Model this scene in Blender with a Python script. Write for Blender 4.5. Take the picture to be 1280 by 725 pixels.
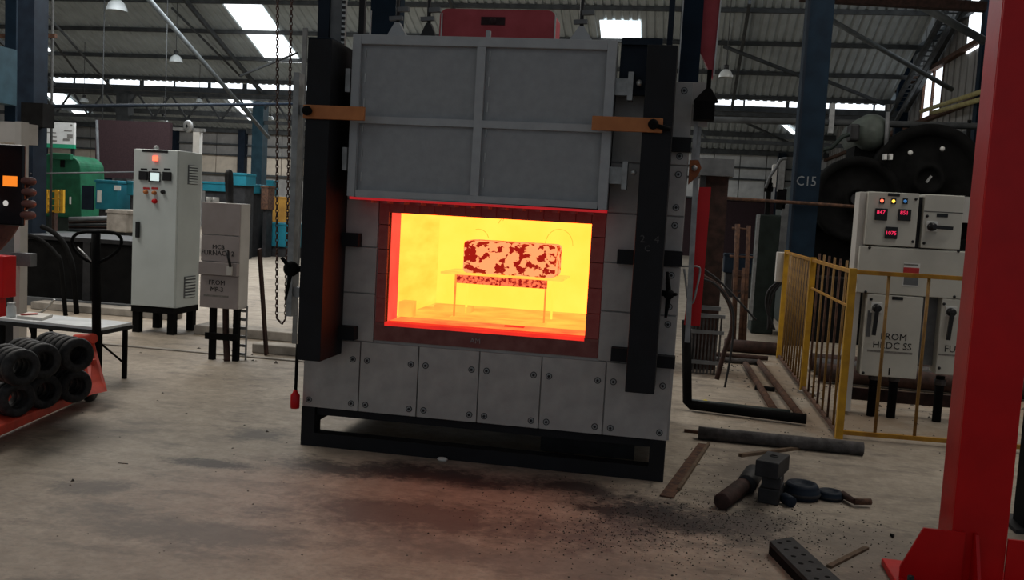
import bpy, bmesh, math, random
from mathutils import Vector, Matrix
random.seed(7)
scene = bpy.context.scene
for o in list(bpy.data.objects): bpy.data.objects.remove(o)
COL = scene.collection
# ------------------------------------------------------------------ camera
F, CX, CY, EYE = 1157.2, 640.0, 362.5, 1.5
YAW, PIT, ROL = .17338, .085675, .055213
fw = Vector((-math.sin(YAW)*math.cos(PIT), math.cos(YAW)*math.cos(PIT), -math.sin(PIT)))
rt = Vector((math.cos(YAW), math.sin(YAW), 0)); up = rt.cross(fw)
R2 = rt*math.cos(ROL) + up*math.sin(ROL); U2 = -rt*math.sin(ROL) + up*math.cos(ROL)
cd = bpy.data.cameras.new('camera'); cam = bpy.data.objects.new('camera', cd); COL.objects.link(cam)
cd.sensor_width = 36; cd.lens = F*36/1280; cd.clip_end = 200
M = Matrix((R2, U2, -fw)).transposed().to_4x4(); M.translation = (0, 0, EYE); cam.matrix_world = M
scene.camera = cam
# ------------------------------------------------------------------ world, lights, exposure
w = bpy.data.worlds.new('world'); scene.world = w; w.use_nodes = True
w.node_tree.nodes['Background'].inputs[0].default_value = (.80, .90, 1, 1)
w.node_tree.nodes['Background'].inputs[1].default_value = .34
def area(name, loc, rot, sx, sy, power, col):
    l = bpy.data.lights.new(name, 'AREA'); l.shape = 'RECTANGLE'; l.size = sx; l.size_y = sy; l.energy = power; l.color = col
    o = bpy.data.objects.new(name, l); COL.objects.link(o); o.location = loc; o.rotation_euler = rot; return o
# daylight through the roof lights of the near bay and of the far bay
area('roof_light_near', (-7.5, 9.5, 6.1), (0, 0, 0), 3, 9, 520, (1, .95, .88))
area('roof_light_right', (3.2, 8.5, 6.1), (0, 0, 0), 2.5, 8, 230, (1, .95, .88))
area('roof_light_front', (-2.5, -1.5, 6.1), (0, 0, 0), 5, 3, 30, (1, .95, .9))
area('roof_light_mid', (-9, 17.5, 6.2), (0, 0, 0), 8, 3, 800, (.93, .97, 1))
area('roof_light_far', (-12, 33, 6.0), (0, 0, 0), 18, 3, 1300, (.93, .97, 1))
vs = scene.view_settings
vs.view_transform = 'Standard'; vs.look = 'None'; vs.gamma = 1; vs.use_curve_mapping = False; vs.exposure = 0
# ------------------------------------------------------------------ helpers
def ray(px, py): return R2*((px-CX)/F) - U2*((py-CY)/F) + fw
def at(px, py, X=None, Y=None, Z=None):
    d = ray(px, py)
    t = X/d.x if X is not None else Y/d.y if Y is not None else (Z-EYE)/d.z
    return Vector((0, 0, EYE)) + d*t
def rect(x0, y0, x1, y1, Y):
    xm, ym = (x0+x1)/2, (y0+y1)/2
    return at(x0, ym, Y=Y).x, at(x1, ym, Y=Y).x, at(xm, y1, Y=Y).z, at(xm, y0, Y=Y).z
ORG = {}
def worg(o): return ORG.get(o.name, Vector((0, 0, 0))) if o else Vector((0, 0, 0))
def tag(o, label=None, cat=None, group=None, kind=None):
    if label: o['label'] = label
    if cat: o['category'] = cat
    if group: o['group'] = group
    if kind: o['kind'] = kind
    return o
def link(o, loc, parent):
    COL.objects.link(o); loc = Vector(loc); ORG[o.name] = loc
    if parent: o.parent = parent; o.location = loc - worg(parent)
    else: o.location = loc
    return o
def empty(name, loc, label=None, cat=None, group=None):
    o = bpy.data.objects.new(name, None); o.empty_display_size = .1; link(o, loc, None)
    return tag(o, label, cat, group)
def inst(name, mesh, loc, parent=None):
    return link(bpy.data.objects.new(name, mesh), loc, parent)
def basis(d, hint=None):
    d = Vector(d).normalized(); h = Vector(hint) if hint else (Vector((0, 0, 1)) if abs(d.z) < .95 else Vector((1, 0, 0)))
    a = d.cross(h).normalized(); return d, a, a.cross(d).normalized()
class MB:
    def __init__(s): s.v = []; s.f = []; s.m = []; s.sm = []
    def add(s, vs, fs, mi=0, sm=False):
        b = len(s.v); s.v += [Vector(p) for p in vs]; s.f += [tuple(b+i for i in f) for f in fs]; s.m += [mi]*len(fs); s.sm += [sm]*len(fs); return s
    def hexa(s, P, mi=0):
        return s.add(P, [(0, 3, 2, 1), (4, 5, 6, 7), (0, 1, 5, 4), (1, 2, 6, 5), (2, 3, 7, 6), (3, 0, 4, 7)], mi)
    def box(s, x0, x1, y0, y1, z0, z1, mi=0):
        return s.hexa([(x0, y0, z0), (x1, y0, z0), (x1, y1, z0), (x0, y1, z0), (x0, y0, z1), (x1, y0, z1), (x1, y1, z1), (x0, y1, z1)], mi)
    def bar(s, p, q, wd, ht, mi=0, hint=None):
        p, q = Vector(p), Vector(q); d, a, b = basis(q-p, hint); a = a*wd/2; b = b*ht/2
        return s.hexa([p-a-b, p+a-b, q+a-b, q-a-b, p-a+b, p+a+b, q+a+b, q-a+b], mi)
    def tube(s, pts, r, n=8, mi=0, caps=True, closed=False):
        pts = [Vector(p) for p in pts]; N = len(pts); rs = r if isinstance(r, (list, tuple)) else [r]*N
        V = []; prev = None
        for i, p in enumerate(pts):
            if closed: t = pts[(i+1) % N]-pts[i-1]
            else: t = pts[min(i+1, N-1)]-pts[max(i-1, 0)]
            t.normalize()
            if prev is None: a = basis(t)[1]
            else:
                a = prev - t*prev.dot(t)
                a = a.normalized() if a.length > 1e-5 else basis(t)[1]
            prev = a; b = t.cross(a)
            V += [p+(a*math.cos(2*math.pi*k/n)+b*math.sin(2*math.pi*k/n))*rs[i] for k in range(n)]
        Fs = []
        for i in range(N if closed else N-1):
            j = (i+1) % N
            Fs += [(i*n+k, i*n+(k+1) % n, j*n+(k+1) % n, j*n+k) for k in range(n)]
        s.add(V, Fs, mi, True)
        if caps and not closed:
            b = len(s.v)-len(V)
            s.f += [tuple(b+k for k in reversed(range(n))), tuple(b+(N-1)*n+k for k in range(n))]; s.m += [mi]*2; s.sm += [False]*2
        return s
    def cyl(s, p, q, r, n=12, mi=0): return s.tube([p, q], r, n, mi)
    def lathe(s, prof, o, axis, n=16, mi=0, sm=True):
        o = Vector(o); d, a, b = basis(axis); V = []
        for r, h in prof: V += [o+d*h+(a*math.cos(2*math.pi*k/n)+b*math.sin(2*math.pi*k/n))*max(r, 1e-4) for k in range(n)]
        Fs = [(i*n+k, (i+1)*n+k, (i+1)*n+(k+1) % n, i*n+(k+1) % n) for i in range(len(prof)-1) for k in range(n)]
        return s.add(V, Fs, mi, sm)
    def prism(s, poly, ext, mi=0):
        P = [Vector(p) for p in poly]; e = Vector(ext); n = len(P)
        return s.add(P+[p+e for p in P], [tuple(reversed(range(n))), tuple(range(n, 2*n))]+[(i, (i+1) % n, n+(i+1) % n, n+i) for i in range(n)], mi)
    def ball(s, c, rx, ry=None, rz=None, n=14, mi=0):
        ry = ry or rx; rz = rz or rx; c = Vector(c); k = n//2; V = []
        for i in range(k+1):
            t = math.pi*i/k
            V += [c+Vector((rx*math.sin(t)*math.cos(2*math.pi*j/n), ry*math.sin(t)*math.sin(2*math.pi*j/n), -rz*math.cos(t))) for j in range(n)]
        return s.add(V, [(i*n+j, i*n+(j+1) % n, (i+1)*n+(j+1) % n, (i+1)*n+j) for i in range(k) for j in range(n)], mi, True)
    def mesh(s, name, mats, org):
        me = bpy.data.meshes.new(name); me.from_pydata([p-org for p in s.v], [], s.f)
        for m in (mats if isinstance(mats, (list, tuple)) else [mats]): me.materials.append(MT[m])
        me.polygons.foreach_set('material_index', s.m); me.polygons.foreach_set('use_smooth', s.sm)
        bm = bmesh.new(); bm.from_mesh(me); bmesh.ops.remove_doubles(bm, verts=bm.verts, dist=1e-6) if len(bm.verts) < 20000 else None
        bmesh.ops.recalc_face_normals(bm, faces=bm.faces); bm.to_mesh(me); bm.free(); me.update()
        return me
    def build(s, name, mats, parent=None, bevel=0, label=None, cat=None, group=None, kind=None):
        xs, ys, zs = zip(*s.v); org = Vector(((min(xs)+max(xs))/2, (min(ys)+max(ys))/2, min(zs)))
        o = link(bpy.data.objects.new(name, s.mesh(name, mats, org)), org, parent)
        if bevel:
            b = o.modifiers.new('bevel', 'BEVEL'); b.width = bevel; b.segments = 2; b.limit_method = 'ANGLE'; b.angle_limit = .7
        return tag(o, label, cat, group, kind)
def Bx(name, x0, x1, y0, y1, z0, z1, mat, parent=None, bevel=0, **k):
    return MB().box(min(x0, x1), max(x0, x1), min(y0, y1), max(y0, y1), min(z0, z1), max(z0, z1)).build(name, mat, parent, bevel, **k)
def Tb(name, pts, r, mat, parent=None, n=8, **k): return MB().tube(pts, r, n).build(name, mat, parent, **k)
def text(name, s, size, loc, mat, parent, rot=(math.pi/2, 0, 0), depth=.0012, align='CENTER', sx=1):
    c = bpy.data.curves.new(name, 'FONT'); c.body = s; c.size = size; c.align_x = align; c.align_y = 'CENTER'; c.extrude = depth; c.resolution_u = 2
    t = bpy.data.objects.new(name, c); COL.objects.link(t)
    me = bpy.data.meshes.new_from_object(t.evaluated_get(bpy.context.evaluated_depsgraph_get()))
    bpy.data.objects.remove(t); me.materials.clear(); me.materials.append(MT[mat])
    o = inst(name, me, loc, parent); o.rotation_euler = rot; o.scale = (sx, 1, 1); return o
def curve3(P, n=24):
    # Catmull-Rom through points
    P = [Vector(p) for p in P]; Q = [P[0]*2-P[1]]+P+[P[-1]*2-P[-2]]; out = []
    seg = len(P)-1; per = max(2, n//seg)
    for i in range(seg):
        a, b, c, d = Q[i:i+4]
        for k in range(per):
            t = k/per
            out.append(.5*((2*b)+(c-a)*t+(2*a-5*b+4*c-d)*t*t+(3*b-a-3*c+d)*t**3))
    return out+[P[-1]]
# ------------------------------------------------------------------ materials
MT = {}
def mat(name, c1, c2=None, rough=.6, metal=0, scale=6, bump=0, emit=None, es=1, detail=6, lo=.35, hi=.68, bscale=None, stretch=None, spec=.25):
    m = bpy.data.materials.new(name); m.use_nodes = True; nt = m.node_tree; N = nt.nodes; L = nt.links; b = N['Principled BSDF']
    b.inputs['Roughness'].default_value = rough; b.inputs['Metallic'].default_value = metal; b.inputs['Specular IOR Level'].default_value = spec
    tc = N.new('ShaderNodeTexCoord'); mp = N.new('ShaderNodeMapping'); L.new(tc.outputs['Object'], mp.inputs['Vector'])
    if stretch: mp.inputs['Scale'].default_value = stretch
    if c2 is None: c2 = tuple(x*.72 for x in c1)
    nz = N.new('ShaderNodeTexNoise'); nz.inputs['Scale'].default_value = scale; nz.inputs['Detail'].default_value = detail; L.new(mp.outputs[0], nz.inputs['Vector'])
    r = N.new('ShaderNodeValToRGB'); r.color_ramp.elements[0].position = lo; r.color_ramp.elements[1].position = hi
    r.color_ramp.elements[0].color = (*c2, 1); r.color_ramp.elements[1].color = (*c1, 1); L.new(nz.outputs[0], r.inputs[0]); L.new(r.outputs[0], b.inputs['Base Color'])
    if emit: b.inputs['Emission Color'].default_value = (*emit, 1); b.inputs['Emission Strength'].default_value = es
    if bump:
        n2 = N.new('ShaderNodeTexNoise'); n2.inputs['Scale'].default_value = bscale or scale*8; n2.inputs['Detail'].default_value = 4; L.new(mp.outputs[0], n2.inputs['Vector'])
        bp = N.new('ShaderNodeBump'); bp.inputs['Strength'].default_value = bump; bp.inputs['Distance'].default_value = .01; L.new(n2.outputs[0], bp.inputs['Height']); L.new(bp.outputs[0], b.inputs['Normal'])
    MT[name] = m; return m
def hot(name, e1, e2, scale=4, lo=.4, hi=.6, detail=4, stretch=None):
    m = bpy.data.materials.new(name); m.use_nodes = True; nt = m.node_tree; N = nt.nodes; L = nt.links; b = N['Principled BSDF']
    b.inputs['Base Color'].default_value = (.04, .03, .03, 1); b.inputs['Roughness'].default_value = .9; b.inputs['Specular IOR Level'].default_value = .1
    tc = N.new('ShaderNodeTexCoord'); mp = N.new('ShaderNodeMapping'); L.new(tc.outputs['Object'], mp.inputs['Vector'])
    if stretch: mp.inputs['Scale'].default_value = stretch
    nz = N.new('ShaderNodeTexNoise'); nz.inputs['Scale'].default_value = scale; nz.inputs['Detail'].default_value = detail; L.new(mp.outputs[0], nz.inputs['Vector'])
    r = N.new('ShaderNodeValToRGB'); r.color_ramp.elements[0].position = lo; r.color_ramp.elements[1].position = hi
    mx = max(max(e1), max(e2))
    r.color_ramp.elements[0].color = (*[x/mx for x in e2], 1); r.color_ramp.elements[1].color = (*[x/mx for x in e1], 1)
    L.new(nz.outputs[0], r.inputs[0]); L.new(r.outputs[0], b.inputs['Emission Color']); b.inputs['Emission Strength'].default_value = mx
    MT[name] = m; return m
mat('furnace_panel', (.40, .38, .36), (.32, .305, .29), .55, .25, 9, .08, bscale=90)
mat('door_paint', (.36, .37, .38), (.32, .33, .34), .5, .1, 14, .12, bscale=40)
mat('door_sheet', (.30, .31, .32), (.265, .275, .285), .6, 0, 20, .15, bscale=60)
mat('black_paint', (.006, .0065, .009), (.004, .004, .005), .62, 0, 7, .05, spec=.25)
mat('black_matte', (.006, .006, .006), (.003, .003, .003), .9, 0, 8, .1, spec=.12)
mat('orange_paint', (.46, .17, .055), (.36, .125, .04), .5, 0, 12)
mat('rust_orange', (.32, .11, .04), (.18, .06, .03), .8, 0, 18, .2)
mat('red_paint', (.52, .003, .005), (.42, .002, .004), .35, 0, 5, .04)
mat('red_hazed', (.42, .07, .085), (.34, .05, .06), .6, 0, 9)  # pinkish haze over the red steel mixed into the paint colour
mat('pallet_red', (.62, .065, .035), (.40, .045, .028), .5, 0, 10, .05)
mat('blue_column', (.008, .020, .036), (.005, .012, .022), .7, 0, 5, spec=.12)
mat('navy_paint', (.010, .018, .030), (.006, .010, .018), .6, 0, 6, spec=.15)
mat('teal_column', (.025, .065, .09), (.015, .042, .06), .6, 0, 5)
mat('cabinet_grey', (.50, .545, .535), (.44, .48, .47), .45, 0, 3)
mat('cabinet_white', (.52, .50, .47), (.44, .42, .39), .5, 0, 5)
mat('mp_grey', (.32, .28, .27), (.26, .225, .215), .55, 0, 5)
mat('switch_grey', (.47, .46, .41), (.40, .39, .35), .5, 0, 4)
mat('dark_grey', (.032, .032, .034), (.016, .016, .017), .6, .2, 8, .1)
mat('mid_grey', (.16, .165, .17), (.10, .105, .11), .6, .2, 8)
mat('light_metal', (.42, .42, .41), (.30, .30, .29), .4, .6, 20)
mat('galvanised', (.33, .34, .34), (.22, .225, .225), .5, .4, 16, .1)
mat('ring_steel', (.042, .041, .042), (.014, .014, .015), .62, .35, 25, .5, bscale=60)
mat('rust', (.13, .065, .04), (.05, .028, .02), .85, .1, 20, .3)
mat('rust_dark', (.06, .03, .024), (.025, .015, .012), .8, .1, 14, .2)
mat('pipe_grey', (.095, .088, .088), (.04, .037, .036), .7, .2, 18, .2)
mat('yellow_paint', (.42, .21, .02), (.26, .12, .015), .55, 0, 12)
mat('fence_tan', (.27, .15, .035), (.16, .085, .03), .6, 0, 14)
mat('yellow_bright', (.55, .30, .02), (.38, .20, .02), .5, 0, 12)
mat('green_machine', (.012, .10, .05), (.008, .06, .03), .45, 0, 5)
mat('dark_green', (.018, .028, .024), (.009, .014, .012), .6, 0, 6)
mat('teal_box', (.012, .15, .20), (.010, .11, .15), .5, 0, 4)
mat('amber_panel', (.42, .22, .04), (.30, .15, .03), .6, 0, 4)
mat('maroon', (.035, .018, .020), (.024, .012, .014), .8, 0, 30, .2)
mat('plastic_black', (.012, .012, .013), (.010, .010, .011), .35, 0, 5)
mat('white_plate', (.62, .62, .60), (.52, .52, .50), .5, 0, 6)
mat('sign_green', (.02, .28, .15), (.02, .22, .12), .5, 0, 4)
mat('ink', (.015, .014, .014), (.010, .010, .010), .7, 0, 20)
mat('faded_ink', (.20, .19, .175), (.13, .12, .11), .8, 0, 60)
mat('chalk', (.30, .29, .28), (.15, .14, .14), .9, 0, 60)
mat('post_mark', (.10, .095, .095), (.04, .038, .038), .9, 0, 60)
mat('column_letter', (.20, .22, .24), (.15, .16, .17), .8, 0, 60)
mat('label_red', (.45, .03, .03), (.35, .03, .03), .6, 0, 40)
mat('paper', (.60, .58, .54), (.50, .48, .44), .8, 0, 10)
mat('skin', (.16, .062, .05), (.12, .045, .036), .5, 0, 14)
mat('sleeve', (.05, .055, .07), (.035, .038, .05), .9, 0, 30, .2)
mat('trouser_cloth', (.045, .042, .038), (.03, .028, .026), .9, 0, 30, .2)
mat('vessel_grey', (.085, .10, .088), (.055, .066, .058), .6, 0, 8)
mat('wood', (.15, .10, .065), (.08, .055, .036), .85, 0, 14, .2, stretch=(1, 1, .2))
mat('concrete_block', (.36, .33, .29), (.22, .20, .175), .9, 0, 7, .3)
mat('soot', (.030, .026, .024), (.015, .013, .012), .95, 0, 20, .5)
mat('rubble', (.16, .14, .12), (.05, .045, .04), .95, 0, 20, .5)
mat('roof_sheet', (.46, .505, .515), (.39, .425, .435), .7, .1, 3, 0)
mat('wall_sheet', (.30, .29, .27), (.22, .21, .20), .75, 0, 3, 0)
mat('wall_sheet_pale', (.62, .62, .60), (.46, .46, .45), .75, 0, 3, 0)
mat('wall_warm', (.60, .52, .42), (.50, .43, .35), .8, 0, 4, 0)
mat('purlin', (.075, .08, .082), (.045, .048, .05), .8, 0, 6)
mat('pipe_brace', (.14, .155, .16), (.09, .10, .105), .6, .2, 8)
mat('crane_yellow', (.42, .36, .16), (.28, .24, .10), .6, 0, 8)
mat('bench_top', (.75, .77, .78), (.60, .62, .63), .25, 0, 6, spec=.6)  # white reflection on the metal top put into a pale base colour
mat('skylight', (.8, .85, .88), None, .6, emit=(.92, .97, 1), es=2.6)
mat('daylight_strip', (.8, .85, .88), None, .6, emit=(.88, .94, 1), es=1.7)
mat('lamp_red', (.6, .05, .03), None, .3, emit=(1, .10, .05), es=3)
mat('lamp_amber', (.6, .4, .03), None, .3, emit=(1, .55, .06), es=2)
mat('lamp_blue', (.05, .2, .5), None, .3, emit=(.05, .22, .55), es=.5)
mat('digit_red', (.5, .02, .05), None, .4, emit=(1, .03, .12), es=1)
mat('hmi_screen', (.5, .6, .6), (.2, .3, .3), .3, emit=(.62, .74, .72), es=.9)
mat('phone_preview', (.5, .2, .02), None, .3, emit=(1, .24, .02), es=.9)
mat('phone_button', (.6, .6, .6), None, .3, emit=(.7, .65, .6), es=.6)
mat('phone_screen', (.012, .009, .010), (.010, .008, .009), .12, 0, 3, spec=.6)
mat('glass_shade', (.55, .58, .58), (.42, .45, .45), .2, 0, 4)
mat('yellow_rag', (.55, .45, .02), (.40, .32, .02), .9, 0, 20)
mat('brass', (.25, .17, .08), None, .4, .8, 10)
# incandescent furnace lining and load
hot('hot_back', (6.5, .92, .11), (6.5, .80, .07), 3, .3, .7)
hot('hot_side', (6, .86, .10), (5.2, .66, .06), 3, .3, .7, stretch=(1, .6, 3))
hot('hot_floor', (4.0, .62, .08), (3.0, .34, .05), 4, .3, .7)
hot('hot_jamb', (1.15, .10, .06), (.95, .055, .04), 6, .3, .7)
hot('hot_sill', (1.0, .035, .02), (.62, .012, .01), 5, .3, .7, stretch=(.6, 1, 1))
hot('hot_steel', (2.2, .42, .10), (2.0, .36, .09), 5)
hot('hot_scale', (1.25, .40, .15), (.30, .002, .003), 21, .465, .485, 10, stretch=(1, 1, 1.2))
hot('hot_beam', (1.2, .20, .08), (.30, .002, .004), 45, .42, .55, 3)
hot('hot_edge', (1.1, .38, .05), (.9, .26, .04), 8)
hot('hot_wire', (1.2, .55, .05), (1.0, .48, .04), 8)
hot('hot_front', (2.0, .30, .06), (1.4, .12, .04), 5, .35, .65)
hot('hot_pale', (3, .72, .09), (2.6, .6, .08), 8)
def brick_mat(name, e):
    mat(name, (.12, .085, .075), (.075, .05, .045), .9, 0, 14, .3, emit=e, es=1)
brick_mat('warm_brick', (.030, .0024, .0024)); brick_mat('warm_plate', (.013, .001, .001)); brick_mat('lit_lip', (.36, .008, .012))  # lip: red chamber light on the door edge put into emission
# floor material: concrete with dust, oil and scale stains
m = bpy.data.materials.new('concrete_floor'); m.use_nodes = True; nt = m.node_tree; N = nt.nodes; L = nt.links; b = N['Principled BSDF']; MT['concrete_floor'] = m
geo = N.new('ShaderNodeNewGeometry')
def nz(scale, detail=8, rough=.6, vec=None, st=None):
    n = N.new('ShaderNodeTexNoise'); n.inputs['Scale'].default_value = scale; n.inputs['Detail'].default_value = detail; n.inputs['Roughness'].default_value = rough
    if st:
        mp = N.new('ShaderNodeMapping'); mp.inputs['Scale'].default_value = st; L.new(geo.outputs['Position'], mp.inputs['Vector']); L.new(mp.outputs[0], n.inputs['Vector'])
    else: L.new(geo.outputs['Position'], n.inputs['Vector'])
    return n.outputs[0]
def ramp(fac, a, c, p0, p1):
    r = N.new('ShaderNodeValToRGB'); e = r.color_ramp.elements; e[0].position = p0; e[1].position = p1; e[0].color = (*a, 1); e[1].color = (*c, 1); L.new(fac, r.inputs[0]); return r.outputs[0]
def mix(fac, a, c, mode='MIX'):
    x = N.new('ShaderNodeMix'); x.data_type = 'RGBA'; x.blend_type = mode
    if isinstance(fac, float): x.inputs[0].default_value = fac
    else: L.new(fac, x.inputs[0])
    for s_, v in ((6, a), (7, c)):
        if isinstance(v, tuple): x.inputs[s_].default_value = (*v, 1)
        else: L.new(v, x.inputs[s_])
    return x.outputs[2]
def mth(op, a, c=0.):
    x = N.new('ShaderNodeMath'); x.operation = op; x.use_clamp = op in ('MULTIPLY',)
    for i, v in enumerate((a, c)):
        if isinstance(v, (int, float)): x.inputs[i].default_value = v
        else: L.new(v, x.inputs[i])
    return x.outputs[0]
base = ramp(nz(1.1), (.19, .152, .112), (.375, .318, .248), .34, .66)
base = mix(.55, base, ramp(nz(9, 6), (.20, .165, .125), (.40, .345, .275), .3, .7))
base = mix(ramp(nz(34, 5), (0, 0, 0), (.5, .5, .5), .45, .75), base, (.16, .135, .115))
base = mix(ramp(nz(2.3, 10, .72, st=(1, 2.2, 1)), (0, 0, 0), (.9, .9, .9), .50, .68), base, (.125, .104, .085))
def stain(base, cx, cy, rx, ry, col, amt, s1=3., rot=0):
    mp = N.new('ShaderNodeMapping'); mp.vector_type = 'TEXTURE'; mp.inputs['Location'].default_value = (cx, cy, 0); mp.inputs['Rotation'].default_value = (0, 0, rot); mp.inputs['Scale'].default_value = (rx, ry, 1)
    L.new(geo.outputs['Position'], mp.inputs['Vector'])
    ln = N.new('ShaderNodeVectorMath'); ln.operation = 'LENGTH'; L.new(mp.outputs[0], ln.inputs[0])
    def amp(n_, k_):
        x = N.new('ShaderNodeMath'); x.operation = 'MULTIPLY_ADD'; L.new(n_, x.inputs[0]); x.inputs[1].default_value = k_; x.inputs[2].default_value = -k_/2; return x.outputs[0]
    d = mth('ADD', ln.outputs['Value'], amp(nz(s1*.8, 10, .72), 3.4))
    d2 = mth('ADD', d, amp(nz(s1*7, 8, .7, st=(1, 1.5, 1)), 1.3))
    f = ramp(d2, (amt,)*3, (0, 0, 0), .35, 1.25)
    return mix(f, base, col)
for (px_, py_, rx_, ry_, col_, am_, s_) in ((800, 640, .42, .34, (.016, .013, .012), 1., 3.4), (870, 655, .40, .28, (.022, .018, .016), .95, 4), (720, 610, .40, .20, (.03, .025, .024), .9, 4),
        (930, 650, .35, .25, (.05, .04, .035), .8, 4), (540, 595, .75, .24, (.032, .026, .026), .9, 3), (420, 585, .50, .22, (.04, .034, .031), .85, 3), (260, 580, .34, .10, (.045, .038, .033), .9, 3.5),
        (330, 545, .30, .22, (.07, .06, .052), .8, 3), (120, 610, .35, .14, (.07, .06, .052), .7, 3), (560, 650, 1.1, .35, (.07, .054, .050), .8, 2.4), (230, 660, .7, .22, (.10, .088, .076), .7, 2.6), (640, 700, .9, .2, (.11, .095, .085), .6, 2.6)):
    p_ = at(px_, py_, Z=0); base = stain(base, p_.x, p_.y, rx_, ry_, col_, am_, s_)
base = stain(base, .55, 5.6, .5, .7, (.10, .08, .065), .7, 3)
base = stain(base, .9, 4.5, .7, .5, (.12, .10, .085), .55, 4)
base = stain(base, .4, 9.3, .7, .5, (.06, .045, .035), .8, 3)
base = stain(base, 3.0, 9.5, 3.0, 1.6, (.23, .165, .11), .9, 2)
base = stain(base, 1.3, 7.5, 1.0, .7, (.24, .175, .12), .85, 3)
cr = N.new('ShaderNodeTexVoronoi'); cr.feature = 'DISTANCE_TO_EDGE'; cr.inputs['Scale'].default_value = .55
mpc = N.new('ShaderNodeMapping'); L.new(geo.outputs['Position'], mpc.inputs['Vector'])
nv = N.new('ShaderNodeTexNoise'); nv.inputs['Scale'].default_value = 2.5; nv.inputs['Detail'].default_value = 6; L.new(geo.outputs['Position'], nv.inputs['Vector'])
va = N.new('ShaderNodeMix'); va.data_type = 'RGBA'; va.blend_type = 'LINEAR_LIGHT'; va.inputs[0].default_value = .35; L.new(geo.outputs['Position'], va.inputs[6]); L.new(nv.outputs['Color'], va.inputs[7]); L.new(va.outputs[2], cr.inputs['Vector'])
crk = mth('MULTIPLY', ramp(cr.outputs['Distance'], (1, 1, 1), (0, 0, 0), .0, .006), ramp(nz(.9, 3), (0, 0, 0), (.8, .8, .8), .52, .6))
base = mix(crk, base, (.05, .042, .036))
L.new(base, b.inputs['Base Color']); b.inputs['Roughness'].default_value = .72; b.inputs['Specular IOR Level'].default_value = .35
bp = N.new('ShaderNodeBump'); bp.inputs['Strength'].default_value = .22; bp.inputs['Distance'].default_value = .01; L.new(nz(28, 8), bp.inputs['Height']); L.new(bp.outputs[0], b.inputs['Normal'])

# ================================================================== THE SETTING
Bx('floor', -40, 14, -12, 45, -.2, 0, 'concrete_floor', kind='structure')
SL, YV, ZV = .38, 26.0, 4.80          # roof slope, valley line
def roofz(y): return ZV + SL*(YV-y)
def corrugated(name, x0, x1, ya, za, yb, zb, mat_, pitch=.2, h=.035, **k):
    mb = MB(); n = int((x1-x0)/pitch); prof = []
    for i in range(n):
        x = x0+i*pitch; prof += [(x, 0), (x+pitch*.55, 0), (x+pitch*.65, h), (x+pitch*.9, h)]
    prof.append((x0+n*pitch, 0)); V = []
    for x, hh in prof: V += [(x, ya, za+hh), (x, yb, zb+hh)]
    for x, hh in prof: V += [(x, ya, za+hh+.004), (x, yb, zb+hh+.004)]
    N_ = len(prof); Fs = [(2*i, 2*i+2, 2*i+3, 2*i+1) for i in range(N_-1)]+[(2*N_+2*i, 2*N_+2*i+1, 2*N_+2*i+3, 2*N_+2*i+2) for i in range(N_-1)]
    mb.add(V, Fs); return mb.build(name, mat_, **k)
# visible slope of the near bay, split around its roof lights
YR = 21.35
ceil_ = corrugated('ceiling', -30, 5.3, YV+.02, roofz(YV+.02), YR, roofz(YR), 'roof_sheet', kind='structure')
for y in (25.75, 24.55, 23.25, 21.95):
    Bx('purlin', -30, 5.3, y-.04, y+.04, roofz(y)-.10, roofz(y)-.004, 'purlin', ceil_)
for x in (-26, -19.2, -12.4, -5.6, 1.2, 5.28):     # rafters with a light lattice under them
    MB().bar((x, YV, roofz(YV)-.22), (x, YR, roofz(YR)-.22), .07, .12).build('rafter', 'purlin', ceil_)
# roof lights (translucent sheets fixed under the corrugated roof)
def sky_panel(x0, x1, ya, yb, n, par, zf=roofz):
    mb = MB(); d = .02
    mb.prism([(x0, ya, zf(ya)-d), (x1, ya, zf(ya)-d), (x1, yb, zf(yb)-d), (x0, yb, zf(yb)-d)], (0, 0, .012)); return mb.build(n, 'skylight', par)
sky_panel(-11.62, -10.62, 23.32, 24.72, 'skylight_panel', ceil_); sky_panel(-11.62, -10.62, 22.1, 23.2, 'skylight_panel', ceil_)
sky_panel(-2.18, -1.22, 22.5, 23.25, 'skylight_panel', ceil_); sky_panel(-18.9, -18.2, 23.5, 24.5, 'skylight_panel', ceil_)
sky_panel(-21.2, -20.3, 22.1, 23.2, 'skylight_panel', ceil_)
# bright ridge light beyond the top of the slope
Bx('skylight_panel', -30, 4.6, YR-.25, YR, roofz(YR)+.02, roofz(YR)+.16, 'daylight_strip', ceil_)
# roof over the near bay (above the camera, out of view)
MB().prism([(-30, YR-.2, 6.75), (12, YR-.2, 6.75), (12, -4, 6.3), (-30, -4, 6.3)], (0, 0, .05)).build('ceiling', 'roof_sheet', kind='structure')
# valley: gutter girder, daylight slot above it
tr = Bx('trim_1', -30, 5.6, YV+.30, YV+.55, ZV-.27, ZV-.11, 'purlin', kind='structure')
Bx('daylight_slot', -30, 5.2, YV+.40, YV+.44, ZV-.11, ZV+.06, 'daylight_strip', tr)
for i, x in enumerate([-29+1.13*k for k in range(31)]):
    Bx('glazing_bar', x, x+.05+.04*(i % 3), YV+.36, YV+.42, ZV-.12, ZV+.08, 'purlin', tr)
g = MB().box(-30, 5.4, YV+.02, YV+.12, ZV-.42, ZV-.32).box(-30, 5.4, YV+.02, YV+.12, ZV-1.16, ZV-1.06)
gird = g.build('trim_2', 'purlin', kind='structure')
for k in range(26):
    x = -28+k*1.1
    if -14 < x or x < -10:
        MB().bar((x, YV+.07, ZV-1.1), (x+.55, YV+.07, ZV-.38), .05, .05).build('lattice_bar', 'purlin', gird)
        MB().bar((x+.55, YV+.07, ZV-.38), (x+1.1, YV+.07, ZV-1.1), .05, .05).build('lattice_bar', 'purlin', gird)
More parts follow.
